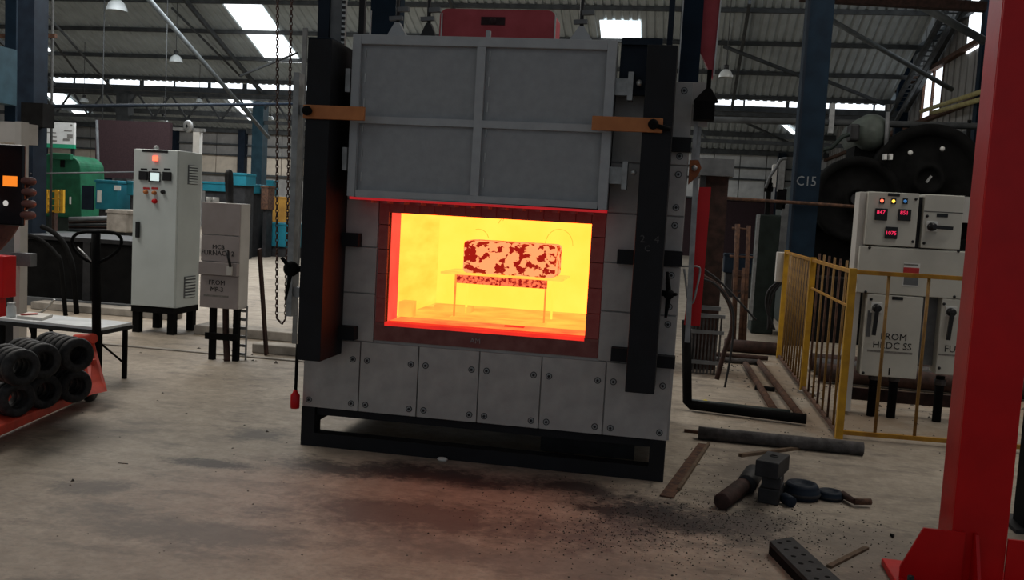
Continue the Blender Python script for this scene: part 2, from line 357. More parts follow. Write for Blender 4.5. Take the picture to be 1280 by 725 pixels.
# far bay roof
YB, ZB = 40.0, 4.45
def roofz2(y): return ZB + .36*(YB-y)
c2_ = corrugated('ceiling', -40, 12, YB+.3, roofz2(YB+.3), 33, roofz2(33), 'roof_sheet', pitch=.25, h=.05, kind='structure')
MB().prism([(-40, 33, roofz2(33)), (12, 33, roofz2(33)), (12, YV+.5, ZV+.10), (-40, YV+.5, ZV+.10)], (0, 0, .05)).build('ceiling', 'roof_sheet', kind='structure')
for y in (39.8, 38.2, 36.6, 35.0, 33.6): Bx('purlin', -40, 12, y-.05, y+.05, roofz2(y)-.2, roofz2(y)-.004, 'purlin', c2_)
def on2(px, py):
    d = ray(px, py); t = (ZB+.36*YB-EYE)/(d.z+.36*d.y); return Vector((0, 0, EYE))+d*t
for q in (((55, 112), (76, 112), (98, 131), (72, 131)), ((86, 133), (104, 133), (113, 143), (97, 143)), ((281, 118), (292, 118), (318, 148), (312, 148)), ((294, 119), (307, 119), (321, 132), (302, 132)),
          ((955, 141), (962, 141), (970, 150), (964, 150)), ((978, 154), (984, 154), (997, 165), (991, 165))):
    P = [on2(*p)-Vector((0, 0, .09)) for p in q]; MB().prism(P, (0, 0, .015)).build('skylight_panel', 'skylight', c2_)
# far back wall: dark plinth, pale band of sheets, glazed lattice above
wb = Bx('wall_back', -42, 12, YB+.05, YB+.25, 0, 4.6, 'wall_sheet', kind='structure')
for k in range(50):
    x = -41.5+k*1.07
    pale = -24 < x or True
    Bx('wall_panel', x, x+1.03, YB-.03, YB+.05, 2.5, 3.3, 'wall_warm' if x < -6 else 'wall_sheet_pale', wb)
    Bx('wall_panel', x, x+1.03, YB-.01, YB+.05, 3.36, 4.34, 'wall_sheet_pale' if x > -6 else 'wall_sheet', wb)
Bx('wall_band', -42, -10, YB-.04, YB+.05, 0, 1.6, 'wall_sheet', wb)
Bx('wall_band', -8, 12, YB-.06, YB+.05, 0, 2.5, 'maroon', wb)
for z in (2.46, 3.32, 3.8, 4.36): Bx('girt', -42, 12, YB-.14, YB-.03, z-.035, z+.035, 'purlin', wb)
for x in (-30, -26.6, -23.2, -19.8, -16.4, -9.6, -2.8, 4): Bx('wall_post', x-.16, x+.16, YB-.35, YB-.03, 0, 4.45, 'navy_paint', wb)
# right side wall with girts and a bright window
XW = 5.8
wr = MB()
for (ya, yb, za, zb) in ((6, 23.2, 2.6, 7), (25.0, 40, 2.6, 7), (23.2, 25.0, 2.6, 4.3), (23.2, 25.0, 5.4, 7), (6, 40, 0, 2.6)):
    n = max(1, int((yb-ya)/.25))
    for k in range(n):
        y0 = ya+k*(yb-ya)/n; y1 = ya+(k+1)*(yb-ya)/n
        wr.box(XW+(.0 if k % 2 else .03), XW+.1, y0, y1, za, zb)
wr = wr.build('wall_right', 'wall_sheet', kind='structure')
for z in (2.7, 3.6, 4.25, 5.45, 6.2): Bx('girt', XW-.12, XW, 6, 40, z-.05, z+.05, 'rust' if z in (4.25, 5.45) else 'purlin', wr)
for y in (12, 19.5, 26.5): Bx('wall_post', XW-.3, XW, y-.12, y+.12, 0, 6.6, 'blue_column', wr)
wn = Bx('window_1', XW+.04, XW+.07, 23.2, 25.0, 4.3, 5.4, 'daylight_strip', kind='structure')
for y in (23.2, 24.1, 25.0): Bx('window_frame', XW-.02, XW+.04, y-.04, y+.04, 4.3, 5.4, 'rust', wn)
Bx('upper_glazing', XW-.02, XW+.0, 17.5, 21.5, 5.35, 7, 'daylight_strip', wr)
# left side wall, far off
Bx('wall_left', -30.4, -30.2, 4, 40, 0, 6.8, 'wall_sheet', kind='structure')

# raised slabs and channels on the floor behind the furnace
P = [at(20, 408, Z=.0), at(420, 444, Z=0)]
# ================================================================== FURNACE
XL, XR, YF = -2.185, .03, 5.27
FN = empty('furnace', (-1.08, 5.9, 0), 'large grey steel box furnace with raised door and glowing yellow chamber', 'furnace')
# base skid
mb = MB(); mb.box(XL, XL+.085, YF, YF+.10, 0, .24).build('skid_leg', 'black_paint', FN)
for (x, y) in ((XR-.105, YF), (XL, 6.85), (XR-.1, 6.85), (-1.12, 6.85)): Bx('skid_leg', x, x+.09, y, y+.1, 0, .24, 'black_paint', FN)
Bx('skid_beam', XL+.085, XR-.105, YF+.0, YF+.09, 0, .083, 'black_paint', FN)
Bx('skid_beam', XL+.085, XR-.1, 6.86, 6.94, 0, .083, 'black_paint', FN)
Bx('skid_beam', XL, XL+.08, YF+.1, 6.85, .14, .24, 'black_paint', FN); Bx('skid_beam', XR-.1, XR-.02, YF+.1, 6.85, .14, .24, 'black_paint', FN)
Bx('skid_beam', XL+.08, XR-.1, YF+.03, YF+.1, .19, .24, 'black_paint', FN)
Bx('skid_plate', -.75, XR-.2, YF+.35, YF+.37, .02, .17, 'dark_grey', FN)
# casing
mb = MB(); mb.box(XL, XL+.05, YF+.02, 6.95, .24, 2.26).box(XR-.05, XR, YF+.02, 6.95, .24, 2.26).box(XL+.05, XR-.05, 6.9, 6.95, .24, 2.26).box(XL+.05, XR-.05, YF+.02, 6.9, 2.2, 2.26).box(XL+.05, XR-.05, YF+.02, 6.9, .24, .30)
mb.box(XL+.05, XR-.05, YF+.02, YF+.06, .30, .683).box(XL+.05, XR-.05, YF+.02, YF+.06, 1.52, 2.2).box(XL+.05, -1.747, YF+.02, YF+.06, .683, 1.52).box(-.405, XR-.05, YF+.02, YF+.06, .683, 1.52)
mb.build('casing', 'furnace_panel', FN)
# bolts
bm_ = MB(); bm_.lathe([(.019, 0), (.019, -.003), (.015, -.003)], (0, 0, 0), (0, 1, 0), 14, 0).lathe([(.015, -.0025), (.008, -.003)], (0, 0, 0), (0, 1, 0), 14, 1).lathe([(.008, -.002), (.008, -.012), (.0, -.012)], (0, 0, 0), (0, 1, 0), 6, 0, False)
BOLT = bm_.mesh('bolt', ['dark_grey', 'galvanised'], Vector((0, 0, 0)))
def panel(x0, x1, z0, z1, bolts):
    g = .0035
    p = Bx('casing_panel', x0+g, x1-g, YF, YF+.02, z0+g, z1-g, 'furnace_panel', FN, bevel=.002)
    for (bx, bz) in bolts: inst('bolt', BOLT, (bx, YF, bz), p)
xs = [XL, -1.826, -1.463, -1.093, -.723, -.35, XR-.01]
for i in range(6):
    a, c = xs[i], xs[i+1]; L_ = [(a+.045, .285), (c-.045, .285), (a+.045, .555), (c-.045, .555)]
    if i == 0: L_ = [(a+.045, .285), (c-.045, .285), (c-.045, .555)]
    panel(a, c, .238, .668, L_)
rows = [.668, .958, 1.236, 1.516, 1.80, 2.26]
for i in range(5):
    z0, z1 = rows[i], rows[i+1]
    panel(XL, -1.747, z0, z1, [])
    panel(-.405, XR, z0, z1, [(-.02, z0+.05), (-.02, z1-.05)] + ([(-.33, z1-.06)] if i > 2 else []))
panel(-1.747, -.405, 1.52, 2.26, [])
# brick surround of the mouth
OX0, OX1, OZ0, OZ1 = -1.685, -.487, .79, 1.447
def brick(x0, x1, z0, z1, y=YF+.008, d=.030, mt='warm_brick'):
    g = .0022; j = random.uniform(-.002, .002); Bx('brick', x0+g, x1-g, y+j, y+d+j, z0+g, z1-g, mt, FN, bevel=.002)
for (a, c, z0, z1) in ((-1.747, OX0, OZ0, 1.52), (OX1, -.405, OZ0, 1.52), (OX0, OX1, OZ1, 1.52)): Bx('brick_backing', a, c, YF+.040, YF+.062, z0, z1, 'soot', FN)
n = 13
for i in range(n):
    a = OX0+(OX1-OX0)*i/n; brick(a, a+(OX1-OX0)/n, OZ1, 1.52)
for i in range(5):
    z0 = OZ0+(1.52-OZ0)*i/5; z1 = OZ0+(1.52-OZ0)*(i+1)/5
    brick(-1.747, OX0, z0, z1); brick(OX1, -.405, z0, z1)
Bx('mouth_plate', -1.747, -.405, YF+.004, YF+.03, .683, OZ0-.016, 'warm_plate', FN)
for (a, c) in ((-1.747, OX0), (OX1, -.405)): Bx('mouth_tab', a, c, YF+.004, YF+.062, OZ0-.016, OZ0, 'warm_plate', FN)
text('chalk_mark', 'AM', .045, (-1.125, YF-.0, .725), 'chalk', FN)
# glowing lining
YJ = 5.52; YC = 6.6; CX0, CX1, CZ1 = -1.72, -.45, 1.50
Bx('jamb_lining', OX0-.07, OX0, YF+.064, YJ, OZ0, OZ1, 'hot_jamb', FN); Bx('jamb_lining', OX1, OX1+.09, YF+.064, YJ, OZ0, OZ1, 'hot_jamb', FN)
Bx('arch_lining', OX0-.07, OX1+.09, YF+.064, YJ, OZ1, OZ1+.08, 'hot_jamb', FN)
Bx('sill', OX0, OX1, YF+.004, YF+.10, OZ0-.016, OZ0+.004, 'hot_sill', FN)
Bx('hearth', CX0, CX1, YF+.10, YC, OZ0-.02, OZ0, 'hot_floor', FN)
Bx('hearth_edge', OX0, OX1, YF+.10, YF+.34, OZ0, OZ0+.004, 'hot_front', FN)
Bx('chamber_wall', CX0-.05, CX0, YJ, YC, OZ0, CZ1, 'hot_side', FN); Bx('chamber_wall', CX1, CX1+.05, YJ, YC, OZ0, CZ1, 'hot_side', FN)
Bx('chamber_wall', CX0, CX1, YC, YC+.05, OZ0, CZ1, 'hot_back', FN); Bx('chamber_roof', CX0, CX1, YJ, YC, CZ1, CZ1+.05, 'hot_side', FN)
for k, (x0, x1, y0, y1, h) in enumerate(((-1.60, -1.35, 6.1, 6.22, .04), (-1.70, -1.62, 5.6, 5.72, .10))):
    Bx('hearth_brick', x0, x1, y0, y1, OZ0, OZ0+h, 'hot_floor', FN)
for (x, z, r_, t0, t1) in ((-.83, 1.27, .10, 0, 10), (-1.42, 1.26, .08, 1, 6), (-1.22, 1.38, .06, 4, 9), (-1.19, 1.40, .06, 4, 9)):   # heater loops on the back wall
    pts = [(x+r_*math.cos(math.pi*k/10), YC-.02, z+r_*1.15*math.sin(math.pi*k/10)) for k in range(t0, t1+1)]
    MB().tube(pts, .0028, 6).build('heater_loop', 'hot_wire', FN)
# door
DY = 5.05; dx0, dx1, dz0, dz1 = -1.87, -.388, 1.53, 2.435
fr = MB().box(dx0, dx0+.05, DY, DY+.06, dz0, dz1).box(dx1-.05, dx1, DY, DY+.06, dz0, dz1).box(dx0+.05, dx1-.05, DY, DY+.06, dz1-.052, dz1).box(dx0+.05, dx1-.05, DY, DY+.06, dz0, dz0+.04)
door = Bx('door', dx0+.004, dx1-.004, DY+.06, 5.23, dz0+.002, dz1-.004, 'dark_grey', FN)
fr.build('door_frame', 'door_paint', door, bevel=.003)
Bx('mullion', -1.152, -1.105, DY+.002, DY+.06, dz0+.04, dz1-.052, 'door_paint', door); 
for (a, c) in ((dx0+.05, -1.152), (-1.105, dx1-.05)):
    Bx('mid_rail', a, c, DY+.004, DY+.06, 1.945, 1.985, 'door_paint', door)
    for (z0, z1) in ((dz0+.04, 1.945), (1.985, dz1-.052)):
        Bx('door_sheet', a, c, DY+.035, DY+.058, z0, z1, 'door_sheet', door)
        for k in range(3): Bx('weld_bead', a+.018, a+.024, DY+.028, DY+.036, z0+.05+k*.14, z0+.10+k*.14, 'light_metal', door)
Bx('door_lip', dx0+.01, dx1-.01, DY+.02, 5.23, dz0-.016, dz0, 'lit_lip', door)
for (zc) in (2.195, 1.72):           # guide brackets on the right edge of the door
    b_ = Bx('guide_bracket', dx1, dx1+.07, DY+.03, DY+.06, zc-.045, zc+.045, 'galvanised', door)
    Bx('guide_plate', dx1+.07, dx1+.098, DY-.01, DY+.07, zc-.075, zc+.075, 'galvanised', b_); MB().lathe([(.0, -.03), (.016, -.03), (.016, 0)], (dx1+.13, DY+.03, zc+.02), (0, 1, 0), 10).build('guide_bolt', 'light_metal', b_)
for (zc) in (2.18, 1.74): Bx('guide_plate', dx0-.035, dx0-.008, DY-.0, DY+.06, zc-.065, zc+.065, 'galvanised', door)
for k in range(14):
    Bx('seal_tab', dx0+.1+k*.098, dx0+.13+k*.098, DY+.05, DY+.16, dz0-.030, dz0-.016, 'warm_brick', door)
# lifting lugs on the door
for (px, mt, wd) in ((497, 'door_paint', .125), (536, 'dark_grey', .10), (727, 'door_paint', .14)):
    c = at(px, 40, Y=5.14); l = MB().prism([(c.x-wd/2, 5.12, dz1), (c.x+wd/2, 5.12, dz1), (c.x+.012, 5.12, dz1+.085), (c.x-.012, 5.12, dz1+.085)], (0, .04, 0)).build('lifting_lug', mt, door)
    MB().tube([(c.x, 5.14, dz1+.07), (c.x-.005, 5.14, dz1+.16), (c.x+.012, 5.14, dz1+.9)], .011, 8).build('lifting_rod', 'dark_grey', l)
    MB().bar((c.x-.045, 5.13, dz1+.105), (c.x+.03, 5.13, dz1+.11), .03, .022).bar((c.x-.0, 5.13, dz1+.155), (c.x+.065, 5.13, dz1+.16), .03, .025).build('shackle', 'mid_grey', l)
c = at(611, 40, Y=5.14); Bx('stop_pin', c.x-.012, c.x+.012, 5.12, 5.15, dz1, dz1+.05, 'door_paint', door)
# guide posts
pl = MB().box(-2.085, -1.944, 4.93, YF, .585, 2.385).build('guide_post', 'black_paint', FN, bevel=.004)
Bx('post_cap', -2.085, -1.95, 4.93, 5.1, 2.385, 2.392, 'navy_paint', pl)
pr = MB().box(-.222, -.066, 4.96, YF, .56, 2.40).build('guide_post', 'black_paint', FN, bevel=.004)
Bx('top_plate', -.372, -.222, 5.12, 5.17, 2.16, 2.455, 'navy_paint', FN); Bx('top_plate', -.365, -.15, 5.08, 5.12, 2.42, 2.455, 'navy_paint', FN)
for (x0, x1, z0, z1) in ((-1.944, -1.845, 1.235, 1.315), (-1.944, -1.845, .680, .760), (-.325, -.222, 1.235, 1.315), (-.325, -.222, .684, .76), (-.066, .034, 1.24, 1.325), (-.066, .034, .668, .735), (-.066, .038, 1.872, 1.95)):
    Bx('post_bracket', x0, x1, YF-.07, YF, z0, z1, 'black_paint', FN)
text('chalk_mark', '2', .055, (at(803, 299, Y=4.95).x, 4.9598, at(803, 299, Y=4.95).z), 'post_mark', FN)
text('chalk_mark', '4', .055, (at(821, 300, Y=4.95).x, 4.9598, at(821, 300, Y=4.95).z), 'post_mark', FN)
text('chalk_mark', 'C', .045, (at(809, 311, Y=4.95).x, 4.9598, at(809, 311, Y=4.95).z), 'post_mark', FN)
# orange clamp bars
def clamp(x0, x1, kx, yb):
    b_ = Bx('clamp_bar', x0, x1, yb-.022, yb, 1.945, 2.02, 'orange_paint', FN, bevel=.003)
    MB().lathe([(0, -.05), (.022, -.05), (.028, -.03), (.02, 0)], (kx, yb-.02, 1.985), (0, 1, 0), 12).build('clamp_knob', 'black_matte', b_)
    return b_
clamp(-2.09, -1.735, -2.055, 4.928); b_ = clamp(-.487, -.117, -.165, 4.957)
MB().cyl((-.16, 4.92, 1.98), (-.075, 4.93, 1.965), .012).build('clamp_arm', 'black_matte', b_)
# left: grey guide channel and black locking wheel
xg = at(369, 300, Y=5.35).x
Bx('guide_channel', xg-.025, xg+.012, 5.30, 5.38, .78, 2.25, 'galvanised', FN)
Bx('channel_bracket', xg+.012, XL, 5.32, 5.36, 2.0, 2.06, 'galvanised', FN); Bx('channel_bracket', xg+.012, XL, 5.32, 5.36, .9, .96, 'galvanised', FN)
k = at(364, 336, Y=4.98); wl = MB().ball(k, .045).cyl(k, (k.x+.09, 5.02, k.z), .018).build('locking_knob', 'black_matte', FN)
MB().tube([k, at(352, 322, Y=4.95)], [.014, .010]).build('knob_arm', 'black_matte', wl); MB().tube([k, at(357, 375, Y=4.95)], [.016, .006]).build('knob_arm', 'black_matte', wl)
# right: star lever
k = at(836, 368, Y=5.2); sl = MB().lathe([(0, -.04), (.022, -.04), (.03, 0)], k, (0, 1, 0), 10).cyl(k, (k.x-.05, 5.24, k.z+.003), .016).build('star_lever', 'black_matte', FN)
for q in ((834, 340), (832, 397), (846, 368)): MB().tube([k, at(*q, Y=5.17)], [.016, .008]).build('lever_arm', 'black_matte', sl)
# right side: upper cap plate, angle bar, orange lever, counterweight plate, pulley block
Bx('side_plate', -.05, .12, YF+.03, YF+.05, 2.02, 2.262, 'furnace_panel', FN)
ab = MB().bar(at(876, 108, Y=5.33), at(859, 428, Y=5.33), .03, .012, hint=(0, 1, 0)).bar(at(872, 130, Y=5.30), at(866, 205, Y=5.30), .022, .02, hint=(0, 1, 0)).build('angle_bar', 'galvanised', FN)
MB().cyl(at(862, 131, Y=5.3), at(893, 132, Y=5.34), .009).build('hinge_rod', 'light_metal', FN)
o1 = [at(862, 200, Y=5.26), at(873, 200, Y=5.26), at(877, 210, Y=5.26), at(872, 220, Y=5.26), at(860, 231, Y=5.26)]
lv = MB().prism(o1, (0, .02, 0)).build('weight_lever', 'rust_orange', FN); c = at(868, 210, Y=5.25); MB().lathe([(0, -.012), (.016, -.01), (.016, 0)], c, (0, 1, 0), 10).build('lever_bolt', 'light_metal', lv)
q = [at(874, 234, Y=5.45), at(889, 234, Y=5.45), at(875, 408, Y=5.45), at(855, 406, Y=5.45)]
cw = MB().prism(q, (0, .05, 0)).build('counterweight_plate', 'red_paint', FN)
MB().bar(at(872, 205, Y=5.47), at(869, 240, Y=5.47), .012, .012).build('counterweight_hanger', 'light_metal', cw)
wr_ = curve3([at(852, 333, Y=5.38), at(870, 333, Y=5.38), at(875, 338, Y=5.4), at(871, 360, Y=5.4), at(866, 378, Y=5.4), at(860, 375, Y=5.4), at(857, 350, Y=5.38), at(855, 336, Y=5.38)], 40)
MB().tube(wr_, .006, 6).build('tie_wire', 'galvanised', FN)
pb = MB(); c = at(880, 139, Y=5.19); pb.box(c.x-.055, c.x+.055, 5.14, 5.24, c.z-.05, c.z+.05).hexa([(c.x-.06, 5.14, c.z+.05), (c.x+.07, 5.14, c.z+.05), (c.x+.07, 5.24, c.z+.05), (c.x-.06, 5.24, c.z+.05), (c.x+.0, 5.17, c.z+.12), (c.x+.03, 5.17, c.z+.12), (c.x+.03, 5.21, c.z+.12), (c.x+.0, 5.21, c.z+.12)])
pb = pb.build('pulley_block', 'black_matte', FN); Bx('pulley_hanger', c.x+.003, c.x+.027, 5.175, 5.205, c.z+.12, c.z+.22, 'black_matte', pb)
# masts above the casing
def mast(name, px0, px1, Y, mt, z0, z1=3.6, dep=.08):
    a = at(px0, 30, Y=Y).x; c = at(px1, 30, Y=Y).x
    return Bx(name, a, c, Y, Y+dep, z0, z1, mt, FN)
mast('lift_mast', 397, 411, 5.15, 'navy_paint', 2.2); mast('mast_plate', 412, 427, 5.17, 'mid_grey', 2.2, dep=.02)
rk = mast('rack', 427, 431, 5.13, 'light_metal', 2.3, dep=.03)
x = at(429, 30, Y=5.13).x
for i in range(18): Bx('rack_tooth', x-.008, x+.012, 5.12, 5.13, 2.38+i*.03, 2.395+i*.03, 'dark_grey', rk)
mast('lift_rod', 448, 455, 5.3, 'dark_grey', 2.26, dep=.03); mast('lift_rod', 462, 463.5, 5.3, 'light_metal', 2.26, 2.62, dep=.01)
mast('lift_mast', 835, 842, 5.2, 'navy_paint', 2.26); bl = mast('lift_mast', 853, 878, 5.32, 'blue_column', 2.26, dep=.12)
mast('mast_edge', 851.5, 853, 5.31, 'light_metal', 2.26, dep=.02)
q = [at(882, -60, Y=5.4), at(906, -60, Y=5.4), at(891, 99, Y=5.4), at(875, 64, Y=5.4)]
hb = MB().prism(q, (0, .05, 0)).build('hanger_plate', 'red_hazed', FN)
MB().bar(at(907, -60, Y=5.39), at(892, 95, Y=5.39), .008, .03, hint=(0, 1, 0)).build('plate_edge', 'light_metal', hb)
a = at(463, 20, Y=6.3).x; c = at(500, 20, Y=6.3).x; Bx('rear_mast', a, c, 6.3, 6.4, 2.26, 3.8, 'blue_column', FN)
# red blower housing on the roof
a = at(551, 30, Y=5.75); c = at(695, 30, Y=5.75); zt = at(620, 13, Y=5.75).z
bh = MB(); P = []
for i in range(7):
    t = math.pi/2*i/6; P.append((c.x-.05+.05*math.sin(t), zt-.05+.05*math.cos(t)))
prof = [(a.x, 2.30)]+[(c.x, 2.30)]+[(x_, z_) for x_, z_ in reversed(P)]+[(a.x+.05-.05*math.sin(math.pi/2*i/6), zt-.05+.05*math.cos(math.pi/2*i/6)) for i in range(7)]
bh.prism([(x_, 5.72, z_) for x_, z_ in prof], (0, .22, 0)); bh = bh.build('blower_housing', 'red_hazed', FN)
Bx('housing_foot', a.x-.02, c.x+.02, 5.70, 5.96, 2.262, 2.30, 'dark_grey', bh)
cc = at(616, 26, Y=5.71); MB().lathe([(0, -.006), (.02, -.006), (.022, 0)], cc, (0, 1, 0), 14).box(cc.x-.075, cc.x+.075, 5.712, 5.722, cc.z-.024, cc.z+.024).build('housing_grip', 'maroon', bh)
for px in (552, 694): x_ = at(px, 30, Y=5.71).x; Bx('housing_edge', x_-.004, x_+.004, 5.708, 5.722, 2.3, zt-.03, 'light_metal', bh)
for px in (582, 660): cc = at(px, 12, Y=5.83); MB().ball((cc.x, 5.83, zt), .03, .03, .02).build('housing_cap', 'light_metal', bh)
# pendant weight on the left
pd = empty('pendant_switch', (xg, 5.32, .2), 'small red pendant hanging on a dark rod at the furnace lower left corner', 'pendant')
p0 = at(372, 430, Y=5.2); p1 = at(369.5, 489, Y=5.2)
MB().cyl(p0, p1, .010).build('rod', 'black_matte', pd)
MB().lathe([(0, 0), (.026, .004), (.028, .02), (.028, .085), (.016, .10), (.010, .12), (0, .12)], at(368.5, 511, Y=5.2), (0, 0, 1), 10).build('weight', 'red_paint', pd)
# hot load in the chamber
ST = empty('load_stand', (-1.09, 5.85, OZ0), 'glowing steel support table standing inside the furnace chamber', 'stand')
Bx('top_plate', -1.475, -.69, 5.74, 6.15, 1.074, 1.086, 'hot_pale', ST)
Bx('front_beam', -1.37, -.79, 5.75, 5.79, 1.02, 1.072, 'hot_beam', ST)
for (x_, y_) in ((-1.385, 5.76), (-.80, 5.76), (-1.385, 6.1), (-.80, 6.1)): Bx('leg', x_, x_+(.009 if y_ < 6 else .012), y_, y_+.02, OZ0, 1.072, 'hot_edge' if y_ < 6 else 'hot_back', ST)
Bx('foot_rail', -1.40, -.78, 5.72, 5.80, OZ0, OZ0+.012, 'hot_floor', ST)
Bx('hot_block', -1.345, -.745, 5.78, 6.10, 1.086, 1.295, 'hot_scale', bevel=.025, label='glowing steel block with dark red scale patches on the furnace stand', cat='block')
Bx('hearth_scrap', -1.0, -.88, 5.50, 5.54, OZ0, OZ0+.010, 'hot_sill', label='thin dark flake lying on the glowing hearth under the stand', cat='scrap')

# ================================================================== LEFT: control cabinet, feeder box
CB = empty('control_cabinet', (-5.36, 9.1, 0), 'tall pale grey control cabinet with red lamp and small lit screen', 'cabinet')
cx0, cx1, cy0, cy1 = -5.615, -5.115, 8.85, 9.345
body = Bx('cabinet_body', cx0, cx1, cy0+.03, cy1, .285, 1.925, 'cabinet_grey', CB, bevel=.006)
dr = Bx('cabinet_door', cx0+.004, cx1-.004, cy0, cy0+.028, .29, 1.92, 'cabinet_grey', CB, bevel=.004)
def fpx(px, py): v = at(px, py, Y=cy0); return v.x, v.z
def plate(name, px0, py0, px1, py1, Y, d, mt, par, bev=0, **k):
    a, c, z0, z1 = rect(px0, py0, px1, py1, Y); return Bx(name, a, c, Y-d, Y, z0, z1, mt, par, bev, **k)
plate('name_strip', 178, 187.5, 210, 190.5, cy0, .004, 'plastic_black', dr)
l = plate('indicator_lamp', 192, 195, 197, 201, cy0, .02, 'lamp_red', dr); 
plate('meter', 174.5, 214, 185, 225, cy0, .02, 'plastic_black', dr, .003); plate('meter', 204, 215, 214.5, 226, cy0, .02, 'plastic_black', dr, .003)
s_ = plate('display_bezel', 186.5, 214.5, 200.5, 227.5, cy0, .02, 'plastic_black', dr, .003); plate('display_screen', 188, 216, 199, 226, cy0-.02, .002, 'hmi_screen', s_)
for px in (180, 194, 209): plate('engraved_label', px-4, 210.5, px+4, 212.5, cy0, .003, 'plastic_black', dr)
for (px, py, mt) in ((183, 240, 'orange_paint'), (193.5, 241, 'orange_paint'), (204.5, 240, 'plastic_black'), (194, 251.5, 'red_paint')):
    x_, z_ = fpx(px, py); r_ = .026 if mt == 'red_paint' else .022
    MB().lathe([(0, -.035), (r_*.8, -.035), (r_, -.02), (r_*.7, -.012), (r_, -.006), (r_, 0)], (x_, cy0, z_), (0, 1, 0), 12).build('push_button', mt, dr)
for px in (183, 193.5): plate('engraved_label', px-4, 234, px+4, 236.5, cy0, .003, 'label_red', dr)
h_ = plate('door_handle', 171, 277, 175, 297, cy0, .03, 'plastic_black', dr, .003)
# right side of the cabinet: louvre vents
for (pt0, pt1) in (((235, 206), (246, 231)), ((230, 346), (243, 371))):
    A = at(*pt0, X=cx1); B = at(*pt1, X=cx1)
    v = Bx('vent', cx1, cx1+.010, A.y, B.y, B.z, A.z, 'mid_grey', body)
    for k in range(7): z_ = B.z+(A.z-B.z)*(k+.5)/7; Bx('louvre', cx1+.004, cx1+.022, A.y+.01, B.y-.01, z_-.008, z_+.008, 'cabinet_grey', v)
MB().lathe([(.0, 0), (.02, .0), (.03, .02), (.02, .045), (0, .05)], (-5.45, 9.0, 1.925), (0, 0, 1), 10).build('lifting_eye', 'galvanised', CB)
for (x_, y_) in ((cx0+.01, cy0+.02), (cx1-.09, cy0+.02), (cx0+.01, cy1-.09), (cx1-.09, cy1-.09)): Bx('stand_leg', x_, x_+.075, y_, y_+.075, 0, .26, 'black_matte', CB)
Bx('stand_frame', cx0, cx1, cy0+.01, cy1, .22, .285, 'black_matte', CB)

FB = empty('feeder_box', (-4.02, 7.85, 0), 'brownish grey switch box stencilled FURNACE 2 on dark legs beside the control cabinet', 'switch box')
fx0, fx1, fy0, fy1 = -4.205, -3.835, 7.7, 7.9
bd = Bx('box_body', fx0, fx1, fy0+.02, fy1, .475, 1.425, 'cabinet_white', FB, bevel=.005)
zs_ = [.475, at(272, 350, Y=fy0).z, at(272, 330, Y=fy0).z+.0, at(272, 297, Y=fy0).z, 1.425]
zs_ = [.475, .775, .895, 1.135, 1.425]
for i in range(4):
    Bx('front_cover', fx0+.002, fx1-.002, fy0-(.035 if i == 1 else 0), fy0+.02, zs_[i]+.003, zs_[i+1]-.003, 'mp_grey', FB, bevel=.003)
def stencil(s, px, py, size, Y, par, mt='ink', sx=1):
    v = at(px, py, Y=Y); return text('stencil_lettering', s, size, (v.x, Y-.0012, v.z), mt, par, sx=sx)
stencil('MCB', 273, 309, .055, fy0, FB, sx=1.05); stencil('FURNACE 2', 272, 316.5, .062, fy0, FB, sx=1.0)
stencil('FROM', 271, 353.5, .06, fy0, FB); stencil('MP-3', 271, 362, .06, fy0, FB)
v = at(270, 370, Y=fy0); Bx('stencil_line', v.x-.12, v.x+.12, fy0-.0015, fy0, v.z-.008, v.z+.008, 'faded_ink', FB)
a = at(284, 313, Y=fy0-.06); c = at(288, 334, Y=fy0-.06)
hd = MB().tube([a, c], [.016, .012]).build('isolator_handle', 'plastic_black', FB); plate('handle_boss', 285, 333, 291, 344, fy0-.035, .03, 'cabinet_white', FB, .003)
for (x_, y_) in ((fx0+.09, fy0+.02), (fx1-.06, fy0+.04)): Bx('leg', x_, x_+.05, y_, y_+.05, 0, .475, 'black_matte', FB)
Bx('leg_brace', fx0+.06, fx1, fy0+.0, fy0+.02, .19, .25, 'black_matte', FB)
MB().tube(curve3([(-4.0, 7.8, .48), (-3.98, 7.78, .25), (-3.93, 7.72, .0)]), .03, 8).build('cable_bundle', 'rust_dark', FB)
ld = MB().box(-3.93, -3.92, 7.84, 7.86, 0, .5).box(-3.82, -3.81, 7.84, 7.86, 0, .5); 
ld = ld.build('cable_ladder', 'galvanised', FB)
for i in range(6): Bx('rung', -3.92, -3.82, 7.845, 7.855, .04+i*.08, .065+i*.08, 'galvanised', ld)
# conduit stubs on top
for k, px in enumerate((262, 270)): x_ = at(px, 250, Y=7.8).x; MB().cyl((x_, 7.8, 1.425), (x_, 7.8, 1.47), .028).build('cable_gland', 'white_plate', FB)
x_ = at(288, 240, Y=7.82); MB().tube(curve3([(x_.x, 7.82, 1.425), (x_.x-.005, 7.82, 1.62), (x_.x-.02, 7.83, 1.70), (x_.x-.045, 7.85, 1.66), (x_.x-.05, 7.9, 1.45)]), .028, 10).build('cable_conduit', 'dark_grey', FB)
# leaning angle bar
a = at(333, 444, Z=.0); MB().bar((a.x, a.y, 0.005), (fx1+.06, 7.98, 1.02), .055, .02).build('leaning_bar', 'rust_dark', label='dark steel bar leaning against the right of the stencilled switch box', cat='bar')
